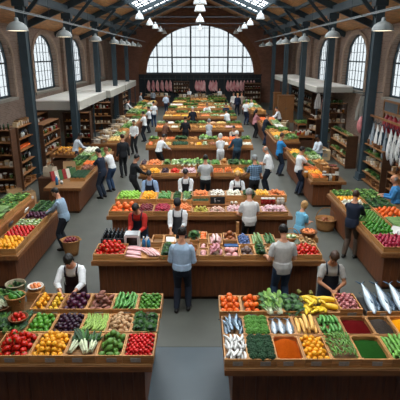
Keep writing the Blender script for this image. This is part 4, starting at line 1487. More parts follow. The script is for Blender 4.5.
# ------------------------------------------------------------------ counters
def counter(label, x0, x1, y0, y1, top, front='y', over=.12, dark=False):
    """market counter: boarded body, plinth and an overhanging ledge tray"""
    t = thing('market_counter', label, 'counter', ((x0 + x1) / 2, (y0 + y1) / 2, 0))
    w, d = (x1 - x0) / 2, (y1 - y0) / 2
    o = over
    b = MB()
    # boards on the four sides
    zb, zt = .08, top - .1
    def boards(a0, a1, fixed, axis, sign):
        n = max(1, int((a1 - a0) / .16))
        st = (a1 - a0) / n
        for i in range(n):
            p, q = a0 + st * i + .003, a0 + st * (i + 1) - .003
            f0, f1 = sorted((fixed, fixed - sign * .03))
            if axis == 'x':
                b.box(p, q, f0, f1, zb, zt)
            else:
                b.box(f0, f1, p, q, zb, zt)
    boards(-w + o, w - o, -d + o, 'x', -1)
    boards(-w + o, w - o, d - o, 'x', 1)
    boards(-d + o, d - o, -w + o, 'y', -1)
    boards(-d + o, d - o, w - o, 'y', 1)
    b.box(-w + o + .02, w - o - .02, -d + o + .02, d - o - .02, zb, zt)
    b.build('body', PANEL, t)
    b = MB()
    b.box(-w + o + .04, w - o - .04, -d + o + .04, d - o - .04, 0, .085)
    b.build('plinth', PLINTH, t)
    b = MB()
    b.box(-w, w, -d, d, top - .1, top - .012)
    b.build('ledge', LEDGE_X if w > d else LEDGE_Y, t)
    b = MB()
    b.box(-w + .012, w - .012, -d + .012, d - .012, top - .012, top)
    b.build('worktop', CRATE_FLOOR, t)
    return t

def riser(t, x0, x1, y0, y1, z0, z1, name='display_step'):
    """a step standing on counter t (world coordinates)"""
    b = MB()
    L = t.location
    b.box(x0 - L.x, x1 - L.x, y0 - L.y, y1 - L.y, z0, z1)
    return b.build(name, LEDGE_X, t)

def box_row(stall, row, edges, y0, y1, z0, rim, contents, card=False, px=False, seen=None, scale=1.0):
    """a row of crates; contents: kind key, spice key, None (gap) or (kind, options)"""
    X = [xs(e, y0, rim) for e in edges] if px else edges
    ORDN = ['first', 'second', 'third', 'fourth', 'fifth', 'sixth', 'seventh', 'eighth', 'ninth', 'tenth', 'eleventh', 'twelfth']
    names = [c[0] if isinstance(c, tuple) else c for c in contents]
    for i, c in enumerate(contents):
        if c is None:
            continue
        opt = {}
        if isinstance(c, tuple):
            c, opt = c
        x0, x1 = X[i], X[i + 1]
        place = 'in %s row of %s' % (row, stall)
        if names.count(c) > 1:
            place = 'in %s crate, %s row of %s' % (ORDN[i], row, stall)
        if c in SPICES:
            fl = max(z0 + .014, rim - .1)
            crate(x0, x1, y0, y1, z0, rim, 'wooden crate of %s %s' % (SPICES[c][0], place), fl, card)
            mound(c, x0, x1, y0, y1, fl, rim, place, opt.get('peak', .05))
            continue
        if c == 'empty':
            crate(x0, x1, y0, y1, z0, rim, 'empty wooden crate %s' % place, None, card)
            continue
        k = K[c]
        sc = opt.get('s', scale)
        r = k['r'] * sc
        if k['typ'] == 'leaf':
            fl = max(z0 + .014, rim - .06)
        else:
            fl = max(z0 + .014, rim - (1.0 if sc >= 1.2 else 1.5) * r)
        crate(x0, x1, y0, y1, z0, rim, 'wooden crate of %s %s' % (k['many'], place), fl, card)
        fill(c, x0, x1, y0, y1, fl, place, opt.get('heap', 1 if sc >= 1.2 else 2), sc, dirx=opt.get('dirx', False))
# ================================================================== the two front stalls
FL, FR = 'front left stall', 'front right stall'
TOP = .93
tl = counter('wide boarded counter of the front left stall with crates of tomatoes and plums', -4.0, -.66, 5.42, 7.18, TOP)
tr = counter('wide boarded counter of the front right stall with fish and spices', .335, 4.0, 5.34, 7.12, TOP)
box_row(FL, 'front', [-10, 28, 63.5, 95, 122, 153.5], 5.47, 6.03, TOP, 1.055, [('tomato', dict(heap=3, s=1.08)), ('apricot', dict(heap=3)), 'leek', ('mango', dict(heap=3, s=.95)), 'cherry'], True, True)
box_row(FL, 'middle', [-14, 23, 49.5, 79, 105, 130, 157.3], 6.05, 6.57, TOP, 1.055, ['herb', 'lime', 'plum', 'bean', ('potato', dict(heap=3)), 'basil'], False, True)
box_row(FL, 'back', [29, 45.5, 59, 86, 111, 136, 161], 6.62, 7.15, TOP, 1.10, [('apricot', dict(s=.95)), 'lemon', 'ponion', ('sweetpot', dict(s=.85, heap=3)), 'smallcuc', 'smalllime'], True, True)
box_row(FR, 'front', [224.5, 249, 277, 305.5, 332.5, 361.5, 393, 424], 5.39, 5.96, TOP, 1.055, ['squid', ('dkbroc', dict(s=1.05)), ('turmeric', dict(peak=.075)), 'smallorange', ('chilli', dict(heap=4, s=1.05)), ('greenherb', dict(peak=.03)), 'greenchunk'], True, True)
box_row(FR, 'middle', [222.5, 245.5, 270.5, 297, 321.5, 347, 376.5, 400, 428], 5.98, 6.5, TOP, 1.055, [('mackerel', dict(heap=3)), 'ltbroc', ('silver', dict(heap=1)), 'squash', 'smallcuc', ('paprika', dict(peak=.03)), ('seeds', dict(peak=.06)), ('curry', dict(peak=.06))], False, True)
box_row(FR, 'back', [219.5, 242, 263.5, 284, 304.5], 6.55, 7.08, TOP, 1.10, [('orange', dict(heap=3)), ('orange', dict(heap=2)), 'chardb', 'kale'], True, True)
box_row(FR, 'back', [340.5, 363.5], 6.55, 7.08, TOP, 1.14, ['meat'], True, True)
# bananas in their crate
x0, x1 = xs(305, 6.55, 1.1), xs(340.5, 6.55, 1.1)
crate(x0, x1, 6.55, 7.08, TOP, 1.08, 'wooden crate of banana bunches in front of the woman in grey tee', 1.03, True)
BAN = K['banana']['me']
BTIP = M('banana_crown', '#6d6a24', .6, .2, 10)
for i, (fx, fy, rz, n) in enumerate([(.16, .35, .45, 5), (.42, .6, .15, 5), (.5, .22, -.2, 4), (.2, .75, .7, 4)]):
    t = thing('banana_bunch', 'bunch of yellow bananas %s of the banana crate' % ['at the left front', 'in the middle', 'near the front middle', 'at the left back corner'][i], 'banana', (x0 + (x1 - x0) * fx, 6.55 + .53 * fy, 1.065 + .045 * (i % 2)), rz, 'bananas')
    t.scale = (1.22, 1.22, 1.22)
    for q in range(n):
        obj('banana', random.choice(BAN), t, ((q - n / 2) * .042, -.03 * abs(q - n / 2), .012 * (q % 2) + .01), (R(-12), R(10 * (q - n / 2)), .14 * (q - n / 2)))
    k = MB()
    k.tube([(-.02, .1, .05), (-.02, .15, .08)], [.03, .018], 8)
    k.build('crown', BTIP, t)
for i, (fx, fy, rz) in enumerate([(.78, .75, 1.35), (.84, .36, 1.2)]):
    o = obj('yellow_marrow', _long(.34, .052, RM('yellow_marrow_skin', '#dcae22', .4, .1), .06, None, True, 1)[0], None, (x0 + (x1 - x0) * fx, 6.55 + .53 * fy, 1.075 + .02 * (1 - i)), (0, 0, rz))
    tag(o, 'fat yellow marrow lying %s in the banana crate' % ['behind', 'in front at the right'][i], 'marrow')
# big silver fish on a bed of dark trays
x0, x1 = xs(369, 6.55, 1.1), xs(452, 6.55, 1.1)
t = thing('fish_tray', 'dark tray holding the big silver fish on the front right stall', 'tray', ((x0 + x1) / 2, 6.9, TOP))
w = (x1 - x0) / 2
b = MB()
b.box(-w + .005, w - .005, -.27, .25, .0, .09)
b.build('tray', BLACKP, t)
b = MB()
b.box(-w + .002, w - .002, -.285, -.27, 0, .13)
b.build('front_board', CRATE_X, t)
b = MB()
for gx in (-.45, .1, .6):
    b.box(gx, gx + .09, -.292, -.285, .03, .1)
b.build('price_tag', TAGM, t)
BIGF = _fish(.86, .092, .062, 3, name='big_fish', back=M('big_fish_back', '#3c5468', .2, .2, 6, metal=.3), side=M('big_fish_side', '#b4c0c8', .18, .1, 6, metal=.35))
for i, px in enumerate([368, 382.5, 397, 411.5]):
    X = xs(px, 6.95, 1.05)
    o = obj('big_fish', BIGF[i % 3], None, (X, 7.0, 1.105), (R(9), 0, R(-2)))
    tag(o, 'large silver blue fish on the dark tray, %s from the meat crate' % ORD[i].replace('nearest', 'first'), 'fish', None)
for i, px in enumerate([375.5, 390, 404.5]):
    X = xs(px, 6.9, 1.03)
    o = obj('dark_fish', K['mackerel']['me'][0], None, (X, 6.9, 1.05), (0, 0, R(-7)), (1.5, 1.5, 1.0))
    tag(o, 'small dark fish tucked between large silver fish, %s from the left' % ORD[i].replace('nearest', 'first'), 'fish')
# bunch of greens at the right edge
o = obj('kale_bunch', K['kale']['me'][0], None, (xs(399, 7.35, 1.0) + .25, 7.0, TOP + .03), (0, 0, 1), 1.2)
tag(o, 'dark green kale bunch at the right end behind the large fish', 'kale')

# ------------------------------------------------------------------ baskets
def basket_mesh(r0, r1, h, th=.012, n=24, mat=WICK, rim=True, sx=1, sy=1):
    b = MB()
    prof = [(r0 * .2, 0), (r0, 0), (r0 + (r1 - r0) * .35, h * .3), (r0 + (r1 - r0) * .7, h * .65), (r1, h - .01), (r1 + .01, h), (r1 + .006, h + .008), (r1 - th, h), (r0 + (r1 - r0) * .6 - th, h * .6), (r0 - th, .02), (r0 * .2, .02)]
    b.lathe(prof, n, 0, sx=sx, sy=sy)
    return b.mesh('basket', mat, True)

def basket(label, X, Y, z, r0, r1, h, mat=WICK, handle=False, name='wicker_basket', bed=None, sx=1, sy=1, ears=False, group=None):
    t = thing(name, label, 'basket', (X, Y, z), 0, group)
    obj('weave', basket_mesh(r0, r1, h, mat=mat, sx=sx, sy=sy), t)
    b = MB()
    N_ = 24
    b.tube([((r1 + .004) * sx * math.cos(2 * PI * i / N_), (r1 + .004) * sy * math.sin(2 * PI * i / N_), h) for i in range(N_ + 1)], .013, 6)
    b.build('rim', mat, t, True)
    if handle:
        b = MB()
        b.tube([(r1 * math.cos(a), .0, h + r1 * 1.15 * math.sin(a)) for a in [PI * i / 14 for i in range(15)]], .011, 6)
        b.build('handle', mat, t, True)
    if ears:
        for s in (-1, 1):
            b = MB()
            b.tube([(s * (r1 + .045 * math.sin(PI * i / 6)), -.06 + .12 * i / 6, h) for i in range(7)], .01, 6)
            b.build('handle', mat, t, True)
    if bed:
        b = MB()
        b.lathe([(.001, bed - .02), (r0 + (r1 - r0) * bed / h - .014, bed - .02), (r0 + (r1 - r0) * bed / h - .014, bed), (.001, bed)], 20, sx=sx, sy=sy)
        b.build('lining', CRATE_FLOOR, t)
    return t

def bowl_fill(kd, X, Y, z, rad, place, scale=1.0, heap=2):
    k = K[kd]
    r = k['r'] * scale
    grp = '%s %s' % (k['many'], place)
    for layer in range(heap):
        R0 = rad - layer * r * 1.1
        ring = 0
        q = R0 - r
        first = True
        while q > -r * .2:
            q = max(q, 0)
            cnt = 1 if q < r * .6 else max(1, int(2 * PI * q / (2.05 * r)))
            for i in range(cnt):
                a = 2 * PI * i / cnt + layer
                rot = (random.uniform(-.5, .5), random.uniform(-.5, .5), random.uniform(0, 6.28)) if k['typ'] != 'long' else (0, 0, random.uniform(0, 3.1))
                item(kd, (X + q * math.cos(a), Y + q * math.sin(a), z + (r if k['typ'] != 'leaf' else .01) + layer * 1.5 * r), rot, scale * random.uniform(.93, 1.05), place, grp)
            if q == 0:
                break
            q -= 2 * r

# left end of the front left stall
p = at(19, 309, TOP)
basket('round wicker bucket heaped with dark green peppers on the front left stall', p.x + .02, 6.8, TOP, .10, .155, .32, WICK, bed=.22)
for i, (dx, dy, rz) in enumerate([(-.08, -.05, .5), (.06, -.08, .9), (.0, .06, .2), (.1, .05, 1.4), (-.1, .06, 2.0), (.02, -.02, 1.1)]):
    item('cucumber', (p.x + .02 + dx * .4, 6.8 + dy * .5, TOP + .27 + .04 * (i // 2)), (R(15 * (i % 3 - 1)), 0, rz), .8, 'in the round bucket on the front left stall', 'cucumbers in the bucket')
for i in range(3):
    item('pepper', (p.x + .02 + [-.06, .07, 0][i], 6.8 + [.0, .03, -.07][i], TOP + .31), (.4, .3, i), 1.3, 'in the round bucket on the front left stall', 'peppers in the bucket')
basket('tall woven basket of leafy greens behind the bucket of peppers', xs(15.5, 7.1, 1.3), 7.1, TOP, .11, .155, .38, M('grey_wicker', '#8d8168', .8, .4, 60, bump=.7), bed=.3)
bowl_fill('herb', xs(15.5, 7.1, 1.3), 7.1, TOP + .3, .11, 'in the tall woven basket', 1.0, 1)
item('cabbage', (xs(12, 7.1, 1.3), 7.0, TOP + .33), (.5, 0, 0), .6, 'on the rim of the tall woven basket', 'cabbage in tall basket')
q = at(19, 323, TOP + .03)
basket('shallow bowl of red chillies in front of the green bucket', xs(19, 6.34, 1.1), 6.32, 1.03, .09, .14, .11, WICKD, bed=.06, name='wooden_bowl')
bowl_fill('redpep', xs(19, 6.34, 1.1), 6.32, 1.09, .12, 'in the shallow bowl beside the limes', .9, 2)
t = basket('white oval dish of orange peppers beside the yellow apricots', xs(35, 7.28, 1.15), 7.3, 1.1, .07, .125, .06, M('white_dish', '#cfc8bb', .4, .06, 5), bed=.03, name='oval_dish')
bowl_fill('peach', xs(35, 7.28, 1.15), 7.3, 1.13, .1, 'in the white oval dish', .7, 1)
b = MB()
b.box(-.12, .12, -.13, .13, 0, 1.1 - TOP)
o = b.build('wooden_stand', CRATE_X, None, False, (xs(35, 7.28, 1.15), 7.29, TOP))
tag(o, 'small wooden block under the white oval dish', 'stand')
b = MB()
bk = thing('wicker_tray', 'flat wicker tray of leeks at the left end of the front left stall', 'basket', (xs(-3, 6.75, 1.1), 6.75, TOP))
obj('weave', basket_mesh(.2, .27, .2, mat=WICKD), bk)
for i in range(5):
    item('leek', (xs(-3, 6.75, 1.1) + .07 * (i - 2), 6.75, TOP + .16 + .035 * (i % 2)), (R(12), 0, R(35 + 8 * i)), .9, 'in the flat wicker tray at the left end', 'leeks in the wicker tray')
for i in range(4):
    item('cabbage', (xs([-6, 2, -12, 5][i], 7.05, 1.1), 7.02 + [.02, .0, .05, .06][i], TOP + .12 + .1 * (i < 2)), (0, .4, i), .8, 'heaped behind the flat wicker tray', 'cabbages behind wicker tray')

# ================================================================== second central counter
C2 = 'second counter'
t2 = counter('long boarded second counter with tomatoes and pink fish, the man in blue shirt before it', -2.24, 2.58, 8.76, 10.02, .95)
ZT = .95
box_row(C2, 'front', [92.5, 124.5], 8.82, 9.42, ZT, 1.08, [('tomato', dict(heap=3))], False, True)
# black crates of bottles
bx0, bx1 = xs(102, 9.6, 1.2), xs(127, 9.6, 1.2)
t = thing('bottle_crate', 'black plastic crate packed with dark bottles behind the tomatoes', 'crate', ((bx0 + bx1) / 2, 9.72, ZT))
w = (bx1 - bx0) / 2
b = MB()
for s in (-1, 1):
    b.box(-w, w, s * .22 - .012, s * .22 + .012, 0, .2)
    b.box(s * w - .012, s * w + .012, -.22, .22, 0, .2)
b.box(-w, w, -.22, .22, 0, .015)
b.box(-.01, .01, -.22, .22, 0, .2)
b.build('crate_body', BLACKP, t)
def bottle_mesh(r, h, mat, capm):
    b = MB()
    b.lathe([(.001, 0), (r, 0), (r, h * .6), (r * .9, h * .68), (r * .38, h * .8), (r * .36, h * .93)], 12, 0)
    b.lathe([(r * .42, h * .92), (r * .42, h), (.001, h)], 10, 1, cap=False)
    return b.mesh('bottle', [mat, capm], True)
DKB = M('dark_bottle_glass', '#15191c', .12, .1, 5, spec=.8)
BOT = {'dark': bottle_mesh(.04, .29, DKB, M('bottle_cap_grey', '#3d4146', .4)), 'blue': bottle_mesh(.04, .27, M('blue_bottle', '#2b78b0', .2, .1, 5, spec=.7), M('bottle_cap_white', '#d4d6d8', .4)),
       'green': bottle_mesh(.04, .3, M('green_bottle_glass', '#203a22', .15, .1, 5, spec=.7), M('bottle_cap_red', '#7a2018', .4)), 'brown': bottle_mesh(.04, .28, M('brown_bottle_glass', '#3a2012', .15, .1, 5, spec=.7), M('bottle_cap_gold', '#a98a46', .4)),
       'white': bottle_mesh(.045, .24, M('white_bottle', '#c9cbc8', .35, .05, 5), M('bottle_cap_blue', '#31507a', .4))}
for i in range(6):
    for j in range(4):
        o = obj('bottle', BOT['dark'], None, (bx0 + .055 + (bx1 - bx0 - .11) * i / 5, 9.72 - .16 + .107 * j, ZT + .017))
        tag(o, 'dark glass bottle standing in the black plastic crate', 'bottle', 'bottles in the black crate')
# white scale with slanted head
sx_, sy_ = xs(132.5, 9.55, 1.1), 9.55
t = thing('weighing_scale', 'white box-shaped weighing scale with dark display window on second counter', 'scale', (sx_, sy_, ZT))
b = MB()
b.box(-.17, .17, -.15, .18, 0, .03)
b.box(-.16, -.12, -.13, .17, .03, .26)
b.box(.12, .16, -.13, .17, .03, .26)
b.box(-.16, .16, .1, .17, .03, .26)
b.box(-.16, .16, -.13, .17, .26, .3)
b.build('housing', M('white_scale_housing', '#c3c0bb', .4, .05, 4), t)
b = MB()
b.box(-.12, .12, -.06, -.05, .05, .25)
b.build('display', M('dark_display', '#2a2522', .15, .1, 4), t)
b = MB()
b.box(-.14, .14, -.12, .14, .3, .318)
b.build('pan', M('scale_pan_steel', '#a9abac', .3, .05, 4, metal=.6), t)
for i in range(3):
    o = obj('bottle', BOT['blue' if i != 1 else 'white'], None, (xs([144.5, 147, 149.5][i], 9.6, 1.1), [9.45, 9.62, 9.42][i], ZT))
    tag(o, '%s bottle beside the white scale, %s' % (['blue', 'white capped', 'bright blue'][i], ['nearest the scale', 'behind the two blue ones', 'farthest from the scale'][i]), 'bottle')
# pink fish on white trays
def tray(label, x0, x1, y0, y1, z, h, mat, name='serving_tray'):
    t = thing(name, label, 'tray', ((x0 + x1) / 2, (y0 + y1) / 2, z))
    w, d = (x1 - x0) / 2 - .004, (y1 - y0) / 2 - .004
    b = MB()
    b.box(-w, w, -d, d, 0, .012)
    b.box(-w, w, -d, -d + .012, 0, h)
    b.box(-w, w, d - .012, d, 0, h)
    b.box(-w, -w + .012, -d, d, 0, h)
    b.box(w - .012, w, -d, d, 0, h)
    b.build('tray_body', mat, t)
    return t
fx0, fx1, fx2 = xs(125, 9, 1), xs(141, 9, 1), xs(159, 9, 1)
tray('pale wooden tray of pink fish fillets in front of the scale', fx0, fx1, 8.82, 9.38, ZT, .05, CRATE_X)
tray('pale wooden tray of striped pork slices left of the green chard', fx1, fx2, 8.82, 9.38, ZT, .05, CRATE_X)
for i in range(5):
    item('fillet', ((fx0 + fx1) / 2 + random.uniform(-.02, .02), 8.92 + .09 * i, ZT + .04 + .02 * (i % 2) + .012 * i), (0, 0, R(76 + random.uniform(-6, 6))), .72, 'in the tray before the white scale', 'fillets by the scale')
for i in range(9):
    item('stripe', (fx1 + .07 + .031 * i, 9.1 + random.uniform(-.02, .02), ZT + .06 + .014 * (i % 2)), (0, R(18), R(34 + random.uniform(-5, 5))), 1.15, 'in the tray left of the chard', 'pork slices')
box_row(C2, 'middle', [159.5, 172.5], 8.82, 9.5, ZT, 1.05, [('basil', dict())], False, True)
box_row(C2, 'back', [151, 163, 175], 9.52, 9.98, ZT, 1.06, ['empty', 'empty'], False, True)
b = MB()
pp = xs(171, 9.7, 1.05)
b.box(-.11, .11, -.14, .14, 0, .006)
o = b.build('paper_sheet', CARD, None, False, (pp, 9.74, ZT + .09))
o.rotation_euler = (0, R(4), .1)
tag(o, 'white paper sheet lying in the empty crate near the capped vendor', 'paper')
box_row(C2, 'front', [182, 198.5], 8.82, 9.4, ZT, 1.06, ['ham'], False, True)
o = obj('lettuce_head', K['kale']['me'][1], None, (xs(194.5, 9.75, 1.2), 9.72, 1.12), (0, 0, 0), 1.15)
tag(o, 'round leafy green cabbage on the small crate right of the blue-shirted man', 'cabbage')
box_row(C2, 'back', [189.5, 198.3], 9.5, 9.95, ZT, 1.12, ['empty'], False, True)
box_row(C2, 'back', [198.6, 207.5], 9.5, 9.95, ZT, 1.15, [('bigorange', dict(s=.95, heap=2))], False, True)
box_row(C2, 'column', [199.2, 208], 8.82, 9.15, ZT, 1.05, [('salmon', dict(s=1.0, heap=1))], False, True)
box_row(C2, 'inner', [199.2, 208], 9.17, 9.48, ZT, 1.07, [('salmon', dict(s=.9, heap=1))], False, True)
box_row(C2, 'front', [208.3, 223.8], 8.82, 9.3, ZT, 1.06, [('sausage', dict(heap=3))], False, True)
box_row(C2, 'back', [208.5, 223], 9.32, 9.95, ZT, 1.10, [('stripe', dict(heap=3))], False, True)
box_row(C2, 'front', [224.1, 240.3], 8.82, 9.3, ZT, 1.04, [('salmon', dict(heap=2))], False, True)
box_row(C2, 'back', [223.5, 237.5], 9.5, 9.95, ZT, 1.12, [('ham', dict(s=1.05, heap=2))], False, True)
b = MB()
b.box(-.17, .17, -.06, .06, 0, .1)
o = b.build('blue_package', M('blue_package_wrap', '#2a5f95', .35, .15, 8), None, False, (xs(232, 9.4, 1.0), 9.4, ZT))
tag(o, 'blue wrapped package behind the salmon rolls', 'package')
b = MB()
b.box(-.035, .035, -.02, .02, 0, .42)
o = b.build('wooden_post', CRATE_Y, None, False, (xs(237.6, 9.97, 1.2), 9.985, ZT))
tag(o, 'short pale wooden post at the back edge of the second counter', 'post')
box_row(C2, 'front', [240.6, 255.8, 267.5], 8.82, 9.35, ZT, 1.07, [('beet', dict(s=.75)), 'basil'], False, True)
box_row(C2, 'back', [237.8, 252, 265, 277.5], 9.37, 9.95, ZT, 1.08, ['blueberry', ('zucc', dict()), ('cucumber', dict())], False, True)
box_row(C2, 'right end front', [294, 322.5], 8.82, 9.4, ZT, 1.07, [('tomato', dict(heap=2, s=1.0))], False, True)
box_row(C2, 'right front', [268, 293.5], 8.82, 9.35, ZT, 1.05, ['potato'], False, True)
box_row(C2, 'right back', [302, 317], 9.42, 9.85, ZT, 1.05, ['ginger'], False, True)
t = thing('glass_jar', 'clear cone-shaped glass jar behind the right-hand tomatoes', 'jar', (xs(297.5, 9.6, 1.1), 9.6, ZT))
b = MB()
b.lathe([(.001, 0), (.085, 0), (.085, .05), (.03, .15), (.03, .18), (.001, .18)], 16)
b.build('jar_body', M('greenish_jar_glass', '#93a598', .12, .08, 4, spec=.8), t, True)
b = MB()
b.lathe([(.001, .18), (.036, .18), (.036, .21), (.001, .21)], 12)
b.build('lid', M('jar_lid', '#b89a5c', .4), t)
basket('wicker basket with pale lettuce behind the man in grey tee', xs(291.5, 9.82, 1.1), 9.98 - .13, ZT, .13, .17, .12, WICK, handle=True, bed=.08)
bowl_fill('chard', xs(291.5, 9.82, 1.1), 9.85, ZT + .08, .12, 'in the wicker basket at the right end', .75, 1)
basket('dark wicker basket of small oranges on the right end of the second counter', xs(306.5, 9.95, 1.1) + .03, 9.86 + .02, ZT + .11, .13, .18, .12, WICKD, bed=.08)
box_row(C2, 'far right', [300, 318], 9.86 - .15, 10.0, ZT, ZT + .1, ['empty'], False, True) if False else None
bowl_fill('peach', xs(306.5, 9.95, 1.1) + .03, 9.88, ZT + .19, .15, 'in the dark wicker basket', .9, 1)
b = MB()
b.box(-.2, .2, -.13, .13, 0, .11)
o = b.build('wooden_block', CRATE_X, None, False, (xs(306.5, 9.95, 1.1) + .03, 9.88, ZT))
tag(o, 'low wooden box under the dark wicker basket of oranges', 'box')

# ================================================================== third central counter
C3 = 'third counter'
t3 = counter('long boarded third counter with big grapefruits at its left end', -2.46, 2.44, 11.56, 13.06, .95)
box_row(C3, 'front', [108.5, 137, 152.8, 170.5], 11.62, 12.22, .95, 1.07, [('bigorange', dict(heap=2)), 'redapple', 'radish'], False, True)
box_row(C3, 'front', [171, 192], 11.62, 12.22, .95, 1.07, ['peach'], False, True)
box_row(C3, 'front', [192.2, 209, 226], 11.62, 12.02, .95, 1.05, ['pear', 'paleradish'], False, True)
box_row(C3, 'front', [226.2, 243.8, 261.5, 288.5], 11.62, 12.1, .95, 1.06, ['pinkradish', ('pinkradish', dict()), ('pinkradish', dict(heap=2))], False, True)
riser(t3, -2.3, 2.3, 12.26, 13.0, .95, 1.04)
box_row(C3, 'back', [115, 139.5, 156.3], 12.3, 13.0, 1.04, 1.2, [('apple', dict(heap=2)), 'smallorange'], False, True)
box_row(C3, 'back', [156.5, 171.2], 12.3, 13.0, 1.04, 1.2, ['smallcuc'], False, True)
box_row(C3, 'middle back', [171.5, 181.5, 191.8], 12.3, 13.0, 1.04, 1.18, ['basil', 'chardb'], False, True)
box_row(C3, 'middle', [192.2, 209], 12.28, 12.5, 1.04, 1.14, [('dkbroc', dict(s=.8))], False, True)
box_row(C3, 'inner back', [192.2, 209.2], 12.52, 13.0, 1.04, 1.22, [('peach', dict())], False, True)
box_row(C3, 'back', [209.4, 226, 243, 256, 270, 287], 12.5, 13.0, 1.04, 1.24, ['egg', 'garlic', 'basil', 'ypepper', ('peach', dict(heap=2))], False, True)
# chalkboard
cx = xs(217.5, 12.36, 1.15)
t = thing('chalkboard', 'small black chalkboard with chalk writing between mushrooms and pale radishes', 'sign', (cx, 12.36, 1.04))
b = MB()
b.box(-.21, .21, -.012, .012, 0, .2)
b.build('board', M('black_chalkboard', '#14171b', .7, .15, 9), t)
b = MB()
for x in (-.215, .205):
    b.box(x, x + .012, -.016, .016, 0, .205)
b.build('frame', CRATE_Y, t)
b = MB()
def stroke(b, pts, w, y):
    for (x0, z0), (x1, z1) in zip(pts, pts[1:]):
        b.bar((x0, y, z0), (x1, y, z1), w, .003, up=(0, 1, 0))
# the short scribble: a tall sign and a small word
stroke(b, [(-.045, .15), (-.085, .15), (-.085, .105), (-.05, .105), (-.05, .06), (-.09, .06)], .012, -.014)
stroke(b, [(-.068, .165), (-.068, .045)], .008, -.014)
stroke(b, [(.0, .11), (.02, .075), (.035, .105), (.05, .075), (.07, .11)], .01, -.014)
b.build('chalk_writing', M('chalk', '#a9adb0', .9, .1, 60), t)
# jars and bottles between the peppers and the pink turnips
JARR = MB()
JARR.lathe([(.001, 0), (.06, 0), (.062, .12), (.05, .14), (.05, .15), (.001, .15)], 14)
JARM = {k: JARR.mesh('jar', M('jar_' + k, c, .2, .15, 9, spec=.7), True) for k, c in dict(red='#8a1e1c', amber='#a5672a', white='#cfc9bd', brown='#4a2c1a', green='#48602c').items()}
LIDB = MB()
LIDB.lathe([(.001, .15), (.055, .15), (.055, .175), (.001, .175)], 14)
LIDM = LIDB.mesh('lid', M('tin_lid', '#c9c4b8', .35, .06, 4, metal=.3))
def jar(kind_, X, Y, z, label, group=None, sc=1.0):
    t = thing('jar', label, 'jar', (X, Y, z), 0, group)
    t.scale = (sc, sc, sc)
    obj('jar_body', JARM[kind_], t)
    obj('lid', LIDM, t)
    return t
for i, px in enumerate([263, 266.5, 270, 273.5]):
    jar('red', xs(px, 12.32, 1.15), 12.34, 1.04, 'red preserve jar in the row behind the pink turnips', 'red jars on the third counter')
for i, px in enumerate([279, 282.5]):
    jar('white', xs(px, 12.32, 1.15), 12.34, 1.04, 'white preserve jar beside the red jars on the third counter', 'white jars on the third counter')
for i in range(2):
    item('garlic', (xs([232, 236][i], 12.3, 1.1), 12.34, 1.085), (0, 0, i), 1.0, 'on the step behind the pink turnips', 'garlic on the step')
for i, px in enumerate([262, 265.5, 268.5]):
    o = obj('bottle', BOT['white' if i == 1 else 'blue'], None, (xs(px, 13.03, 1.2), 13.03 - .02 + .0, .95))
    o.location.y = 13.02
    tag(o, '%s bottle standing at the back right of the third counter, %s' % (['light blue', 'white', 'dark blue'][i], ['leftmost', 'middle one', 'rightmost of three']
        [i]), 'bottle')
# ================================================================== farther central counters
def card_stand(X, Y, z, label, group=None):
    t = thing('price_sign', label, 'sign', (X, Y, z), 0, group)
    b = MB()
    b.box(-.075, .075, -.008, 0, .1, .34)
    b.build('card', CARD, t)
    b = MB()
    b.box(-.01, .01, 0, .012, 0, .2)
    b.box(-.05, .05, -.04, .04, 0, .012)
    b.build('stand', CRATE_Y, t)
    b = MB()
    b.box(-.045, .045, -.0095, -.008, .22, .29)
    b.box(-.03, .03, -.0095, -.008, .15, .17)
    b.build('printed_mark', M('printed_brown', '#6a5a4c', .8, .2, 30), t)
    return t

def far(nm, label, x0, x1, y0, rows, depth=1.5):
    t = counter(label, x0, x1, y0, y0 + depth, .95)
    n = len(rows)
    for r_, (rn, edges, dy, dep, z0, rim, cont, sc) in enumerate(rows):
        if z0 > .96:
            riser(t, x0 + .12, x1 - .12, y0 + dy - .02, min(y0 + depth - .03, y0 + dy + dep + .02), .95, z0)
        box_row(nm, rn, edges, y0 + dy, y0 + dy + dep, z0, rim, cont, False, True, scale=sc)
    return t

C4 = 'fourth counter'
far(C4, 'long boarded fourth counter with carrots and lettuces, a man in grey at it', -2.16, 2.2, 15.78, [
    ('front', [139.5, 147, 160, 169, 180, 197], .06, .6, .95, 1.06, ['bread', ('smallorange', dict(heap=2)), 'plum', 'redpep', 'pinkradish'], 1.15),
    ('right front', [198, 213, 224, 233.5, 245, 261], .06, .6, .95, 1.06, ['chard', 'carrotpile', ('carrotpile', dict(heap=3)), 'apricot', 'basil'], 1.15),
    ('back', [139.5, 146, 161.5, 171, 180.5, 197], .72, .7, 1.05, 1.2, ['plum', 'peach', 'lettuce', 'chard', 'chardb'], 1.15),
    ('right back', [198, 211, 221, 228, 240.5, 260], .72, .7, 1.05, 1.2, ['lettuce', 'smalllime', 'bread', 'basil', 'lettuce'], 1.15)])
card_stand(xs(184.5, 16.9, 1.35), 17.18, 1.05 - .1, 'white price card on a small stand among the lettuces of the fourth counter')
card_stand(xs(224.5, 16.95, 1.3), 17.2, .95, 'white price card standing beside the dark crate on the fourth counter')
C5 = 'fifth counter'
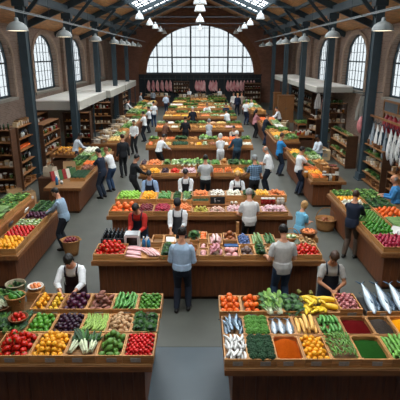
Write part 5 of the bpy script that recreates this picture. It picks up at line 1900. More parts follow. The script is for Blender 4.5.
far(C5, 'long boarded fifth counter with a basket of oranges at its left corner', -2.48, 2.44, 20.95, [
    ('front', [145.5, 154.5, 163.5, 172, 188, 195.5, 202.5, 208], .06, .62, .95, 1.08, ['bigorange', 'potato', 'cheese', 'dkbroc', 'bread', 'smallorange', 'chard'], 1.25),
    ('right front', [208.5, 217, 229, 242.5, 253], .06, .62, .95, 1.08, ['ham', 'egg', 'bigorange', 'garlic'], 1.25),
    ('back', [148.5, 158.5, 166, 175, 187, 198], .72, .7, 1.06, 1.22, ['lettuce', 'bread', 'carrotpile', 'basil', 'bread'], 1.25),
    ('right back', [198.5, 207, 218, 229, 240.5, 251.5], .72, .7, 1.06, 1.22, ['chardb', 'lettuce', 'peach', 'orange', 'lettuce'], 1.25)])
card_stand(xs(248.8, 20.9, .8), 20.93 - .14, 0.42, 'white notice card fixed low at the right front of the fifth counter') if False else None
C6 = 'sixth counter'
far(C6, 'long boarded sixth counter with orange produce and small brown boxes', -2.54, 2.48, 26.25, [
    ('front', [155.5, 163, 170.5, 178, 188, 198], .06, .62, .95, 1.08, ['peach', 'potato', 'garlic', 'chard', 'bread'], 1.35),
    ('right front', [198.5, 207, 216, 225, 234, 243], .06, .62, .95, 1.08, ['cheese', 'smallorange', 'bread', 'pinkradish', 'peach'], 1.35),
    ('back', [157, 165, 174, 185, 197], .72, .7, 1.06, 1.22, ['chard', 'egg', 'lettuce', 'basil'], 1.35),
    ('right back', [197.5, 206, 216, 226, 242], .72, .7, 1.06, 1.22, ['lettuce', 'potato', 'cheese', 'lettuce'], 1.35)])
C7 = 'seventh counter'
far(C7, 'long boarded seventh counter with cheeses and greens', -2.5, 2.46, 31.4, [
    ('front', [163, 172, 181, 190, 200], .06, .62, .95, 1.08, ['cheese', 'smallorange', 'lemon', 'bread'], 1.5),
    ('right front', [200.5, 210, 220, 229, 237], .06, .62, .95, 1.08, ['peach', 'chard', 'egg', 'lettuce'], 1.5),
    ('back', [165, 176, 188, 200], .72, .7, 1.06, 1.22, ['bread', 'lettuce', 'cheese'], 1.5),
    ('right back', [200.5, 212, 224, 235], .72, .7, 1.06, 1.22, ['chard', 'lettuce', 'basil'], 1.5)])
C8 = 'eighth counter'
far(C8, 'long boarded eighth counter with boxes and greens far down the hall', -2.5, 2.46, 36.5, [
    ('front', [168, 177, 187, 197, 207], .06, .62, .95, 1.08, ['lettuce', 'cheese', 'chard', 'peach'], 1.7),
    ('right front', [207.5, 216, 225, 232], .06, .62, .95, 1.08, ['garlic', 'chard', 'bread'], 1.7),
    ('back', [170, 183, 198, 214, 230], .72, .7, 1.06, 1.22, ['egg', 'lettuce', 'bread', 'chard'], 1.7)])
C9 = 'ninth counter'
far(C9, 'farthest long counter with greens in front of the dark back wall', -2.45, 2.45, 41.2, [
    ('front', [172.5, 186, 200, 214, 228], .06, .62, .95, 1.08, ['cheese', 'lettuce', 'chard', 'basil'], 1.8),
    ('back', [174, 190, 208, 226], .72, .7, 1.06, 1.22, ['lettuce', 'bread', 'lettuce'], 1.8)])

# ================================================================== counters along the side aisles
def ycrates(stall, row, xa, xb, ys, z0, rim, cont, scale=1.0, **kw):
    """crates in a row running away from the camera"""
    ORDN = ['first', 'second', 'third', 'fourth', 'fifth', 'sixth', 'seventh', 'eighth']
    for i, c in enumerate(cont):
        if c is None:
            continue
        opt = {}
        if isinstance(c, tuple):
            c, opt = c
        nm = [q[0] if isinstance(q, tuple) else q for q in cont]
        place = 'in %s row of %s' % (row, stall)
        if nm.count(c) > 1:
            place = 'in %s crate, %s row of %s' % (ORDN[i], row, stall)
        sc = opt.get('s', scale)
        k = K[c]
        fl = max(z0 + .014, rim - (.06 if k['typ'] == 'leaf' else (1.0 if sc >= 1.2 else 1.5) * k['r'] * sc))
        crate(xa, xb, ys[i], ys[i + 1] - .012, z0, rim, 'wooden crate of %s %s' % (k['many'], place), fl)
        fill(c, xa, xb, ys[i], ys[i + 1] - .012, fl, place, opt.get('heap', 1 if sc >= 1.2 else 2), sc, dirx=opt.get('dirx', True))

L1 = 'near left counter'
l1 = counter('near left aisle counter with sloping tiers of clementines, red peppers and cucumbers', -5.75, -3.93, 9.22, 12.75, .86)
ycrates(L1, 'aisle', -4.58, -3.98, [9.28, 10.02, 10.75, 11.2, 11.72, 12.68], .86, 1.0, [('smallorange', dict(heap=2, s=1.15)), ('cherry', dict(s=1.45)), ('chard', dict(s=.9)), ('ponion', dict(s=.9)), 'basil'])
b = MB()
riser(l1, -5.7, -4.72, 9.26, 12.7, .86, 1.08)
ycrates(L1, 'upper', -5.45, -4.78, [9.28, 10.1, 10.7, 11.3, 11.9, 12.66], 1.08, 1.24, [('cucumber', dict(heap=3)), ('chardb', dict()), ('zucc', dict(heap=3)), 'cabbage', 'lettuce'])
for i, Y in enumerate([9.75, 10.6, 11.65]):
    t = thing('price_card', '%s price card on the step between the tiers, %s' % ('white', ['beside the clementines', 'beside the red peppers', 'beside the purple onions'][i]), 'sign', (-4.66, Y, .86))
    b = MB()
    b.box(-.012, .012, -.11, .11, .2, .3)
    b.build('card', CARD if i != 1 else M('dark_card', '#3a3d42', .6), t).rotation_euler = (0, R(20), 0)
    b = MB()
    b.box(-.06, .03, -.02, .02, 0, .02)
    b.box(-.01, .01, -.01, .01, .0, .21)
    b.build('stand', CRATE_Y, t)
basket('wicker bucket of red apples on the floor beside the man in denim shirt', -3.36, 11.25, 0, .16, .235, .42, WICK, ears=True, bed=.33)
bowl_fill('redapple', -3.36, 11.25, .33, .2, 'in the floor bucket beside the denim shirt', 1.0, 2)
basket('round wicker basket of brown roots on the floor by the right aisle', 3.75, 13.1, 0, .24, .3, .34, WICK, handle=True, bed=.26)
for i in range(9):
    o = item('carrotpile', (3.75 + random.uniform(-.1, .1), 13.1 + random.uniform(-.1, .1), .29 + .02 * (i % 4)), (0, random.uniform(-.2, .2), random.uniform(0, 3.1)), 1.2, 'in the round floor basket on the right', 'roots in floor basket')
    o.data = K['ham']['me'][0]
    o.name = 'brown_root'
    o.scale = (.6, 1.5, .6)
    o['label'] = 'brown root in the round floor basket on the right'
    o['category'] = 'root vegetable'

# paper carrier bags
def paper_bag(label, X, Y, z, w, d, h, rz=0, mat=KRAFT, patch=True, group=None):
    t = thing('paper_bag', label, 'bag', (X, Y, z), rz, group)
    b = MB()
    top = .9
    rings = []
    for zz, kx, ky in [(0, 1, 1), (h * .5, 1.02, 1.0), (h, 1.0, .75), (h * .98, .96, .70), (h * .4, .94, .9)]:
        rings.append([(-w / 2 * kx, -d / 2 * ky, zz), (w / 2 * kx, -d / 2 * ky, zz), (w / 2 * kx, d / 2 * ky, zz), (-w / 2 * kx, d / 2 * ky, zz)])
    b.loft(rings)
    b.build('bag_body', mat, t)
    b = MB()
    for s in (-1, 1):
        b.tube([(-w * .2, s * d * .36, h), (-w * .17, s * d * .33, h + .09), (w * .17, s * d * .33, h + .09), (w * .2, s * d * .36, h)], .007, 5)
    b.build('handle', mat, t)
    if patch:
        b = MB()
        b.box(-w * .25, w * .25, -d * .52 - .004, -d * .47, h * .35, h * .72)
        b.build('white_label', CARD, t)
    return t
paper_bag('large tan paper bag with white label behind the near left counter', -5.62, 13.55, .0 + .62, .42, .28, .5, R(30))
paper_bag('second tan paper bag, standing closer to the cabbages', -5.15, 13.45, .62, .34, .25, .46, R(38))
t = thing('side_table', 'low brown wooden table under the tan paper bags', 'table', (-5.5, 13.55, 0))
b = MB()
b.box(-.75, .75, -.32, .32, .56, .62)
b.build('tabletop', LEDGE_X, t)
for x in (-.7, .64):
    for y in (-.28, .22):
        b = MB()
        b.box(x, x + .06, y, y + .06, 0, .56)
        b.build('leg', PANEL, t)

R1 = 'near right counter'
r1 = counter('near right aisle counter with beds of radishes, peppers and oranges', 3.9, 5.72, 9.2, 13.75, .93)
ycrates(R1, 'aisle', 3.96, 4.62, [9.27, 10.02, 10.88, 11.82, 12.27, 12.66, 13.06, 13.7], .93, 1.05, [('radish', dict(s=1.15)), 'pepper', ('smalllime', dict(s=1.2)), 'basil', 'garlic', ('smallorange', dict(s=1.3)), 'lettuce'])
ycrates(R1, 'inner', 4.64, 5.3, [9.27, 10.35, 11.12, 11.9, 12.7, 13.7], .93, 1.07, ['chardb', ('zucc', dict(s=.7)), ('orange', dict(heap=2)), 'kale', 'lettuce'])
t = thing('price_card', 'white price sheet standing tilted among the radishes of the near right counter', 'sign', (4.55, 9.95, 1.0))
b = MB()
b.box(-.2, .2, -.006, .006, .02, .26)
c_ = b.build('sheet', CARD, t)
c_.rotation_euler = (R(-40), 0, R(-38))
b = MB()
b.tube([(0, .1, -.05), (0, .05, .14)], .008, 6)
b.build('stand', STEEL, t)
t = thing('price_card', 'white card leaning above the shelf beside the bald vendor', 'sign', (6.25, 13.6, 1.12))
b = MB()
b.box(-.14, .14, -.006, .006, .0, .42)
c_ = b.build('card', CARD, t)
c_.rotation_euler = (R(-14), R(26), R(-20))

R2 = 'second right counter'
r2 = counter('second right aisle counter with carrots, jars and wicker pots', 3.72, 4.92, 15.1, 20.25, .93)
ycrates(R2, 'aisle', 3.78, 4.3, [15.15, 15.75, 16.3, 16.95, 17.7, 18.4, 19.2, 20.15], .93, 1.05, [('carrotpile', dict(s=1.1)), ('smallorange', dict(s=1.45)), ('carrotpile', dict(s=1.3)), 'basil', ('peach', dict(s=1.3)), 'lettuce', ('apricot', dict(s=1.4))], 1.1)
ycrates(R2, 'inner', 4.33, 4.86, [17.1, 17.9, 18.7, 19.4, 20.15], .93, 1.08, ['bread', ('chard', dict()), 'lettuce', 'kale'], 1.2)
n = 0
for i, (px, py, kd) in enumerate([(321, 178, 'amber'), (326, 179, 'brown'), (331, 180, 'white'), (336, 179, 'amber'), (341, 179, 'brown'), (330, 174, 'white'), (336, 174, 'brown'), (341, 173, 'amber')]):
    p = at(px, py, .93)
    jar(kd, 4.2 + (.105 * (i % 7)) - (.52 if i > 5 else 0), 15.3 + .32 * (i > 4) + .1 * (i > 5), .93, '%s jar on the near end of the second right counter' % kd, 'jars on the second right counter', 1.25)
for i, (dx, dy, r0) in enumerate([(4.72, 15.85, .13), (4.45, 16.0, .12), (4.75, 16.3, .15), (4.5, 16.55, .13)]):
    basket('deep %s wicker pot on the second right counter, %s' % (['brown', 'pale', 'brown', 'pale'][i], ['nearest the jars', 'second from the jars', 'beside the edge', 'nearest the bread'][i]), dx, dy, .93, r0 * .8, r0, .3, WICKD if i % 2 == 0 else WICK, bed=.24, name='wicker_pot')
    bowl_fill(['ham', 'bread', 'redapple', 'ginger'][i], dx, dy, 1.17, r0 * .85, 'in the %s wicker pot of the jars' % ['nearest', 'pale', 'edge', 'last'][i], .8, 1)

R3 = 'third right counter'
counter('third right aisle counter heaped with carrots and greens', 3.66, 4.9, 22.5, 31.0, .93)
ycrates(R3, 'aisle', 3.72, 4.3, [22.6, 23.7, 24.8, 25.9, 27.0, 28.1, 29.3, 30.9], .93, 1.05, [('chard', dict()), ('apricot', dict()), ('bread', dict()), 'lettuce', ('peach', dict()), ('bread', dict()), ('orange', dict(s=1.2))], 1.5)
ycrates(R3, 'inner', 4.33, 4.84, [22.6, 23.8, 25.0, 26.2, 27.6, 29.2, 30.9], .93, 1.08, ['lettuce', 'bread', 'lettuce', 'egg', 'chard', ('peach', dict())], 1.5)
R4 = 'far right counter'
counter('farthest right aisle counter with brown boxes', 3.7, 4.9, 34.0, 42.0, .93)
ycrates(R4, 'aisle', 3.76, 4.8, [34.1, 36, 38, 40, 41.9], .93, 1.08, ['bread', 'chard', 'cheese', 'lettuce'], 2.0)

L2 = 'second left counter'
counter('second left aisle counter, long, with greens, carrots and paper bags', -5.05, -3.84, 14.45, 20.5, .9)
ycrates(L2, 'aisle', -4.42, -3.9, [15.3, 16.3, 17.05, 17.75, 18.5, 19.4, 20.4], .9, 1.02, ['dkbroc', ('sweetpot', dict()), ('carrotpile', dict(heap=3)), 'chardb', 'lettuce', 'cabbage'], 1.1)
ycrates(L2, 'inner', -4.98, -4.45, [17.0, 17.9, 18.7, 19.5, 20.4], .9, 1.04, ['lettuce', 'basil', 'chard', 'cauli'], 1.15)
# leaning packs, blue bottle, bags
PK = [('red', '#8d2a28'), ('cream', '#cfc5b2'), ('green', '#3c5f36'), ('red', '#93322c'), ('cream', '#c9bda8'), ('green', '#45683a')]
for i, (nm, c) in enumerate(PK):
    b = MB()
    b.box(-.035, .035, -.13, .13, 0, .34)
    x, y = -4.92 + .1 * i, 15.35 + .1 * i
    o = b.build('packet', M('packet_' + nm, c, .6, .1, 6, rand=.05), None, False, (x, y, .905))
    o.rotation_euler = (0, R(-16), R(-38))
    tag(o, 'thin %s packet leaning on the second left counter, %s' % (nm, ['nearest the blue bottle', 'second from the bottle', 'third from the bottle', 'fourth from the bottle', 'fifth from the bottle', 'last before the bag'][i]), 'packet')
o = obj('bottle', BOT['blue'], None, (-4.72, 14.85, .9), None, 1.2)
tag(o, 'blue bottle standing alone on the front of the second left counter', 'bottle')
o = obj('white_tub', BOT['white'], None, (-4.6, 14.95, .9), None, (1.2, 1.2, .6))
tag(o, 'small white tub beside the blue bottle on the left counter', 'tub')
paper_bag('square kraft paper bag with green print on the second left counter', -4.72, 16.45, .9, .42, .26, .42, R(12), patch=False)
b = MB()
b.box(-.1, .1, -.004, .004, -.08, .08)
o = bpy.data.objects['paper_bag.002']
g_ = b.build('green_print', M('green_print', '#33502f', .7), o)
g_.location = (0, -.132, .2)
o = paper_bag('cream paper bag lying behind the leaning packets', -5.35, 16.2, .86, .4, .3, .34, R(-20), mat=M('cream_paper', '#b7a78f', .85, .1, 6), patch=False)
b = MB()
b.box(-.3, .3, -.35, .35, 0, .86)
t = b.build('wooden_box', SHELF, None, False, (-5.4, 16.2, 0))
tag(t, 'tall wooden box under the cream paper bag by the left counter', 'box')

L3 = 'third left counter'
counter('third left aisle counter crowded with pale boxes', -5.25, -3.84, 22.2, 31.4, .9)
counter('farthest left aisle counter with greens and pale boxes', -5.25, -3.84, 33.0, 43.0, .9)
ycrates(L3, 'aisle', -4.5, -3.9, [22.4, 23.6, 24.9, 26.2, 27.5, 28.9, 30.2, 31.3], .9, 1.03, ['cheese', 'chard', 'bread', 'lettuce', ('chard', dict()), ('garlic', dict()), 'lettuce'], 1.5)
ycrates('far left counter', 'aisle', -4.5, -3.9, [33.1, 35, 37, 39, 41, 42.9], .9, 1.03, ['lettuce', 'bread', 'chard', 'egg', 'cheese'], 1.9)
ycrates('far left counter', 'inner', -5.2, -4.55, [33.1, 35.5, 38, 40.5, 42.9], .9, 1.06, ['chard', 'cheese', 'lettuce', 'bread'], 1.9)
CBX = [M('pale_cardboard', '#b59b76', .85, .12, 5), M('white_cardboard', '#c9c0ae', .85, .1, 5), M('brown_cardboard', '#86623d', .85, .15, 5)]
def carton(label, X, Y, z, w, d, h, rz=0, mi=0, group=None):
    t = thing('cardboard_box', label, 'box', (X, Y, z), rz, group)
    b = MB()
    b.box(-w / 2, w / 2, -d / 2, d / 2, 0, h)
    b.build('box_body', CBX[mi], t)
    b = MB()
    b.bar((-w / 2, -d / 2, h), (-w * .48, -d * .78, h + d * .12), w * .98, .006)
    b.box(-w / 2, w / 2, -.02, .02, h, h + .003)
    b.build('tape', CBX[1], t)
    b = MB()
    b.box(-w * .2, w * .2, -d / 2 - .004, -d / 2, h * .35, h * .7)
    b.build('box_label', TAGM, t)
    return t
i = 0
for Y in [22.5, 23.2, 23.9, 24.6, 25.4, 26.2, 27.0, 27.8, 28.7, 29.5, 30.4]:
    for X in (-5.0, -4.68):
        i += 1
        carton('pale carton crowded on the inner side of the third left counter', X + random.uniform(-.03, .03), Y + random.uniform(-.1, .1), .9, .27, .34, random.uniform(.16, .36), random.uniform(-.2, .2), i % 3, 'cartons on the third left counter')
# ================================================================== shelves
def shelf_unit(label, X, Y, w, h, d, levels, rz=0, back=True, z0=0.0):
    """front faces local -y"""
    t = thing('shelf_unit', label, 'shelf', (X, Y, z0), rz)
    for s in (-1, 1):
        b = MB()
        xa, xb = sorted((s * w / 2, s * (w / 2 - .05)))
        b.box(xa, xb, -d / 2, d / 2, 0, h)
        b.build('side_panel', SHELF, t)
    for z in levels:
        b = MB()
        b.box(-w / 2 + .052, w / 2 - .052, -d / 2, d / 2 - .03, z - .03, z)
        b.build('shelf', SHELF_E, t)
    if back:
        b = MB()
        b.box(-w / 2 + .052, w / 2 - .052, d / 2 - .025, d / 2, .02, h)
        b.build('back_panel', SHELF, t)
    return t

def local(t, x, y, z):
    c, s = math.cos(t.rotation_euler.z), math.sin(t.rotation_euler.z)
    return Vector((t.location.x + c * x - s * y, t.location.y + s * x + c * y, t.location.z + z))

JK = list(JARM)
def stock(t, w, d, levels, kinds, nm, gap=.17, hmax=.3):
    """stand goods along each shelf"""
    for li, z in enumerate(levels):
        kd = kinds[li % len(kinds)]
        x = -w / 2 + .16
        while x < w / 2 - .12:
            p = local(t, x, random.uniform(-.25, -.02) * d, z)
            which = kd if kd != 'mix' else random.choice(['jar', 'bottle', 'box'])
            if which == 'jar':
                c = random.choice(JK)
                jar(c, p.x, p.y, p.z, '%s jar standing on %s' % (c, nm), '%s jars on %s' % (c, nm), random.uniform(1.0, 1.35))
                x += gap
            elif which == 'bottle':
                c = random.choice(['dark', 'green', 'brown', 'white'])
                o = obj('bottle', BOT[c], None, p, None, random.uniform(.85, 1.0))
                tag(o, '%s bottle standing on %s' % (c, nm), 'bottle', '%s bottles on %s' % (c, nm))
                x += gap * .72
            elif which == 'box':
                m_ = random.randrange(3)
                b = MB()
                hh = random.uniform(.12, .24)
                b.box(-.075, .075, -.08, .08, 0, hh)
                b.box(-.05, .05, -.083, -.08, hh * .3, hh * .75, 1)
                o = b.build('food_box', [CBX[m_], TAGM], None, False, p)
                o.rotation_euler.z = t.rotation_euler.z
                tag(o, '%s food box on %s' % (['tan', 'white', 'brown'][m_], nm), 'box', '%s boxes on %s' % (['tan', 'white', 'brown'][m_], nm))
                x += gap * 1.05
            elif which == 'bread':
                item('bread', p + Vector((0, 0, .055)), (0, 0, random.uniform(0, 3)), 1.0, 'on ' + nm, 'bread on ' + nm)
                x += gap * 1.1
            elif which == 'veg':
                v = random.choice(['lettuce', 'chard', 'kale'])
                item(v, p + Vector((0, 0, .01)), (0, 0, random.uniform(0, 6)), .95, 'on ' + nm, v + ' on ' + nm)
                x += gap * 1.4
            elif which == 'orange':
                for dy in (-.08, .07):
                    q = local(t, x, dy, z)
                    item('orange', q + Vector((0, 0, .05)), (0, 0, random.uniform(0, 6)), 1.0, 'on ' + nm, 'oranges on ' + nm)
                x += gap * .72
            elif which == 'basket':
                if x + .1 > w / 2 - .1:
                    break
                basket('small wicker basket on %s' % nm, p.x, p.y, p.z, .1, .13, .15, random.choice([WICK, WICKD]), bed=.12, group='small baskets on ' + nm)
                x += gap * 1.75
LABELS_OK = True
LV = [.12, .58, 1.04, 1.5, 1.95, 2.38]
u = shelf_unit('tall left shelf facing the camera, cut by the left edge of the picture', -8.13, 17.0, 2.6, 2.42, .5, LV[:-1] + [2.4], 0)
stock(u, 2.6, .5, LV[:-1] + [2.4], ['jar', 'jar', 'box', 'bottle', 'box', 'bottle'], 'the left shelf facing the camera', .2)
u = shelf_unit('tall left shelf facing the aisle beside the nearest left column, with oranges', -7.02, 18.35, 2.1, 2.42, .5, LV[:-1] + [2.4], R(90))
stock(u, 2.1, .5, LV[:-1] + [2.4], ['basket', 'mix', 'bottle', 'orange', 'bottle', 'box'], 'the left shelf facing the aisle', .19)
u = shelf_unit('tall left shelf further back under the first canopy, facing the aisle', -7.3, 22.2, 2.6, 2.0, .5, [.12, .6, 1.05, 1.5, 1.98], R(90))
stock(u, 2.6, .5, [.12, .6, 1.05, 1.5], ['box', 'jar', 'bottle', 'jar'], 'the shelf behind the bread table', .22)
u = shelf_unit('brown bookcase-like shelf of jars standing between the second and third left columns', -6.9, 26.4, 1.5, 1.95, .45, [.12, .55, 1.0, 1.45, 1.93], 0)
stock(u, 1.5, .45, [.12, .55, 1.0, 1.45], ['bread', 'jar', 'jar', 'bread'], 'the shelf by the second left column', .2)
u = shelf_unit('shelf of bottles and boxes against the left wall under the canopy', -8.75, 24.6, 3.6, 2.0, .45, [.12, .6, 1.05, 1.5, 1.98], R(90))
stock(u, 3.6, .45, [.6, 1.05, 1.5], ['bottle', 'box', 'jar'], 'the wall shelf under the left canopy', .26)
u = shelf_unit('tall brown cabinet shelf past the third left column', -6.6, 31.6, 1.3, 2.0, .5, [.12, .6, 1.1, 1.6, 1.98], R(12))
stock(u, 1.3, .5, [.6, 1.1, 1.6], ['box', 'basket', 'jar'], 'the cabinet past the third left column', .22)
u = shelf_unit('low shelf of boxes under the second left canopy', -7.0, 34.6, 2.8, 1.9, .5, [.12, .6, 1.1, 1.6], R(90))
stock(u, 2.8, .5, [.6, 1.1, 1.6], ['box', 'mix', 'box'], 'the shelf under the second left canopy', .25)
u = shelf_unit('shelf of goods near the far left corner of the hall', -6.6, 40.6, 3.0, 2.0, .5, [.12, .6, 1.1, 1.6, 1.98], R(90))
stock(u, 3.0, .5, [.6, 1.1, 1.6], ['box', 'mix', 'box'], 'the far left shelf', .3)

def small_table(label, X, Y, w, d, h, rz=0):
    t = thing('produce_table', label, 'table', (X, Y, 0), rz)
    b = MB()
    b.box(-w / 2, w / 2, -d / 2, d / 2, h - .06, h)
    for s in (-1, 1):
        b.box(-w / 2, w / 2, s * (d / 2 - .01) - .01, s * (d / 2 - .01) + .01, h, h + .07)
        b.box(s * (w / 2 - .01) - .01, s * (w / 2 - .01) + .01, -d / 2, d / 2, h, h + .07)
    b.build('tabletop', LEDGE_X, t)
    for sx in (-1, 1):
        for sy in (-1, 1):
            b = MB()
            x, y = sx * (w / 2 - .07), sy * (d / 2 - .07)
            b.box(x - .035, x + .035, y - .035, y + .035, 0, h - .06)
            b.build('leg', PANEL, t)
    b = MB()
    b.box(-w / 2 + .04, w / 2 - .04, -d / 2 + .04, d / 2 - .04, .0, h - .2)
    b.build('cupboard', SHELF, t)
    return t
small_table('wooden table of loaves and oranges below the first left canopy', -5.95, 20.6, 1.15, 1.5, .8)
fill('bread', -6.5, -5.42, 19.9, 20.6, .8, 'on the table below the first left canopy', 2, 1.15)
fill('smallorange', -6.5, -5.42, 20.62, 21.3, .8, 'on the table below the first left canopy', 2, 1.5)
small_table('wooden table of greens between the right columns', 6.9, 30.2, 1.5, 1.4, .8)
fill('lettuce', 6.2, 7.6, 29.6, 30.9, .8, 'on the table between the right columns', 1, 1.3)
small_table('low table heaped with jars and boxes behind the third right counter', 5.75, 26.0, 1.0, 1.6, .75)
for i in range(8):
    jar(JK[i % 5], 5.4 + .22 * (i % 4), 25.5 + .5 * (i // 4), .75, '%s jar on the low table behind the third right counter' % JK[i % 5], 'jars on the low table', 1.4)
for i, (X, Y, m_) in enumerate([(6.2, 22.9, 0), (6.15, 23.6, 2), (5.7, 28.5, 1), (5.9, 32.6, 0), (6.0, 33.6, 2)]):
    carton('%s carton on the floor behind the right counters, %s' % (['tan', 'white', 'brown'][m_], ['nearest one', 'second nearest', 'third nearest', 'fourth nearest', 'farthest one'][i]), X, Y, 0, .5, .5, .5, .3 * i, m_)

# right-hand shelves
u = shelf_unit('stepped wooden shelf of vegetables beside the nearest right column', 6.95, 17.9, 2.3, 1.6, .5, [.1, .45, .85, 1.25, 1.58], R(-90))
stock(u, 2.3, .5, [.1, .45, .85, 1.25, 1.58], ['basket', 'veg', 'box', 'veg', 'basket'], 'the shelf beside the nearest right column', .19)
u = shelf_unit('low wooden shelf of bread and pots behind the bald vendor', 6.9, 14.4, 3.2, 1.1, .6, [.1, .5, .85, 1.08], R(-90))
stock(u, 3.2, .6, [.1, .5, 1.08], ['bottle', 'basket', 'mix'], 'the low shelf behind the bald vendor', .24)
u = shelf_unit('wooden shelf of boxes and jars between the first and second right columns', 6.9, 22.3, 2.8, 1.5, .5, [.1, .55, 1.0, 1.48], R(-90))
stock(u, 2.8, .5, [.1, .55, 1.0, 1.48], ['box', 'veg', 'box', 'veg'], 'the shelf between the first right columns', .22)
u = shelf_unit('tall open wooden shelf with a leafy plant on top, facing the camera', 7.45, 26.2, 1.3, 2.5, .5, [.3, .85, 1.4, 1.95, 2.46], 0, False)
stock(u, 1.3, .5, [.3, .85, 1.4, 1.95], ['veg', 'jar', 'box', 'jar'], 'the tall shelf topped by a plant', .24)
for i in range(3):
    item('kale', (7.15 + .3 * i, 26.2, 2.47), (0, 0, i), 1.35, 'on top of the tall open shelf', 'plants on the tall shelf')
u = shelf_unit('narrow tall wooden shelf left of the plant-topped shelf', 6.45, 26.3, .8, 1.6, .5, [.12, .55, 1.0, 1.58], R(-60))
stock(u, .8, .5, [.55, 1.0, 1.58], ['box', 'box', 'jar'], 'the narrow shelf left of the plant shelf', .2)
for i, (X, Y, h) in enumerate([(6.6, 36.5, 2.0), (6.9, 40.6, 1.9)]):
    t = thing('wooden_cupboard', 'tall brown wooden cupboard %s' % ['behind the far right counter, near the third column', 'farther right, close to the last column'][i], 'cupboard', (X, Y, 0), 0)
    b = MB()
    b.box(-.6, .6, -.3, .3, .06, h)
    b.box(-.64, .64, -.34, .34, h, h + .06)
    b.box(-.62, .62, -.32, .32, 0, .08)
    b.build('carcass', SHELF_E, t)
    for s in (-1, 1):
        b = MB()
        xa, xb = sorted((s * .01, s * .58))
        b.box(xa, xb, -.325, -.3, .12, h - .05)
        d_ = b.build('door', SHELF_E, t)
        b = MB()
        b.box(s * .05 - .012, s * .05 + .012, -.35, -.325, h * .5, h * .5 + .14)
        b.build('handle', STEEL, d_)
for i, Y in enumerate([33.2, 38.6, 43.5]):
    u = shelf_unit('shelf of dark goods against the right wall under the canopy, %s' % ['nearest', 'middle one', 'farthest'][i], 8.9, Y, 3.6, 2.2, .45, [.12, .6, 1.1, 1.6, 2.1], R(-90))
    stock(u, 3.6, .45, [.6, 1.1, 1.6], ['box', 'mix', 'bottle'], 'the right wall shelf, %s' % ['nearest', 'middle', 'farthest'][i], .34)

# ================================================================== canopies
CANF = M('white_canopy_board', '#f0ede4', .7, .04, 2)
CANS = M('grey_canopy_fascia', '#b5b1a6', .7, .06, 2)
def canopy(label, x0, x1, y0, y1, z0, z1, nseg):
    t = thing('stall_canopy', label, 'canopy', ((x0 + x1) / 2, (y0 + y1) / 2, 0))
    w, d = (x1 - x0) / 2, (y1 - y0) / 2
    for i in range(nseg):
        ya = -d + 2 * d * i / nseg
        yb = -d + 2 * d * (i + 1) / nseg - .06
        b = MB()
        b.box(-w, w, ya, yb, z1 - .06, z1)
        b.build('roof_panel', CANF, t)
    b = MB()
    b.box(-w, w, -d, -d + .05, z0, z1 - .062)
    b.box(-w, w, d - .05, d, z0, z1 - .062)
    b.box(-w, -w + .05, -d + .05, d - .05, z0, z1 - .062)
    b.box(w - .05, w, -d + .05, d - .05, z0, z1 - .062)
    b.build('fascia', CANS, t)
    side = 1 if x0 < 0 else -1
    for yy in (-d + .12, 0, d - .12):
        b = MB()
        xx = side * (w - .12)
        b.box(xx - .04, xx + .04, yy - .04, yy + .04, 0, z0)
        b.build('post', STEEL, t)
canopy('near white canopy over the left-hand shelves', -9.15, -6.5 - .08, 25.9, 33.4, 2.1, 2.62, 3)
canopy('middle white canopy along the left wall', -9.15, -6.32, 33.7, 40.4, 2.1, 2.62, 3)
canopy('farthest white canopy at the left wall', -9.15, -6.32, 40.7, 47.4, 2.1, 2.62, 3)
canopy('near white canopy along the right wall', 6.98, 9.15, 28.6, 37.4, 2.84, 3.2, 4)
canopy('farthest white canopy along the right wall', 6.98, 9.15, 37.7, 46.5, 2.84, 3.2, 4)

# ================================================================== hanging fish and hams on the right
t = thing('hanging_rail', 'long wooden rail from which the pale fish hang on the right', 'rail', (6.85, 17.3, 0))
b = MB()
b.box(-.035, .035, -2.1, 2.0, 2.66, 2.73)
b.build('rail', SHELF_E, t)
for y in (-2.05, 1.95):
    b = MB()
    b.box(-.04, .04, y - .04, y + .04, 0, 2.66)
    b.build('post', SHELF_E, t)
HFM = [_fish(1.0, .1, .075, 1, name='hanging_fish', side=M('pale_fish_side', '#d3d4d0', .35, .1, 8, metal=.0))[0],
       _fish(1.0, .085, .06, 1, name='hanging_fish', back=M('blue_fish_back', '#46586a', .25, .2, 8, metal=.2), side=M('grey_fish_side', '#8f9aa2', .3, .1, 8, metal=.1))[0]]
for i, (Y, L) in enumerate([(18.9, 1.2), (18.45, 1.05), (18.0, 1.1), (17.55, .95), (17.15, 1.45), (16.7, 1.1), (16.3, 1.2), (15.9, 1.0), (15.5, 1.25)]):
    t = thing('hanging_fish', 'pale fish hanging by its tail from the right rail, %s from the column' % ORD[i].replace('nearest', 'first').replace('farthest', 'ninth'), 'fish', (6.85, Y, 2.66 - .06))
    o = obj('fish_body', HFM[1 if i in (1, 4) else 0], t, (0, 0, -L * .55 - .08), (R(90), 0, R(-22 + random.uniform(-25, 25))), (1.25, L * 1.1, 1.35))
    b = MB()
    b.tube([(0, 0, .065), (.02, 0, .02), (0, 0, -.14)], .008, 5)
    b.build('hook', STEEL, t)
t = thing('display_cabinet', 'grey-topped wooden cabinet high on the right wall above the red hams', 'cabinet', (8.55, 17.9, 0))
b = MB()
b.box(-.7, .85, -2.4, 2.2, 2.72, 3.18)
b.build('cabinet_body', M('slate_cabinet_panel', '#454d52', .5, .15, 3), t)
b = MB()
b.box(-.74, .85, -2.44, 2.24, 3.12, 3.2)
b.box(-.74, -.7, -2.44, 2.24, 2.66, 2.74)
for y in (-2.44, -.9, .7, 2.2):
    b.box(-.74, -.69, y, y + .05, 2.66, 3.12)
b.build('frame', SHELF_E, t)
b = MB()
b.box(-.7, .85, -2.4, 2.2, 3.2, 3.215)
b.build('top_sheet', M('grey_top_sheet', '#7f8587', .5, .1, 3), t)
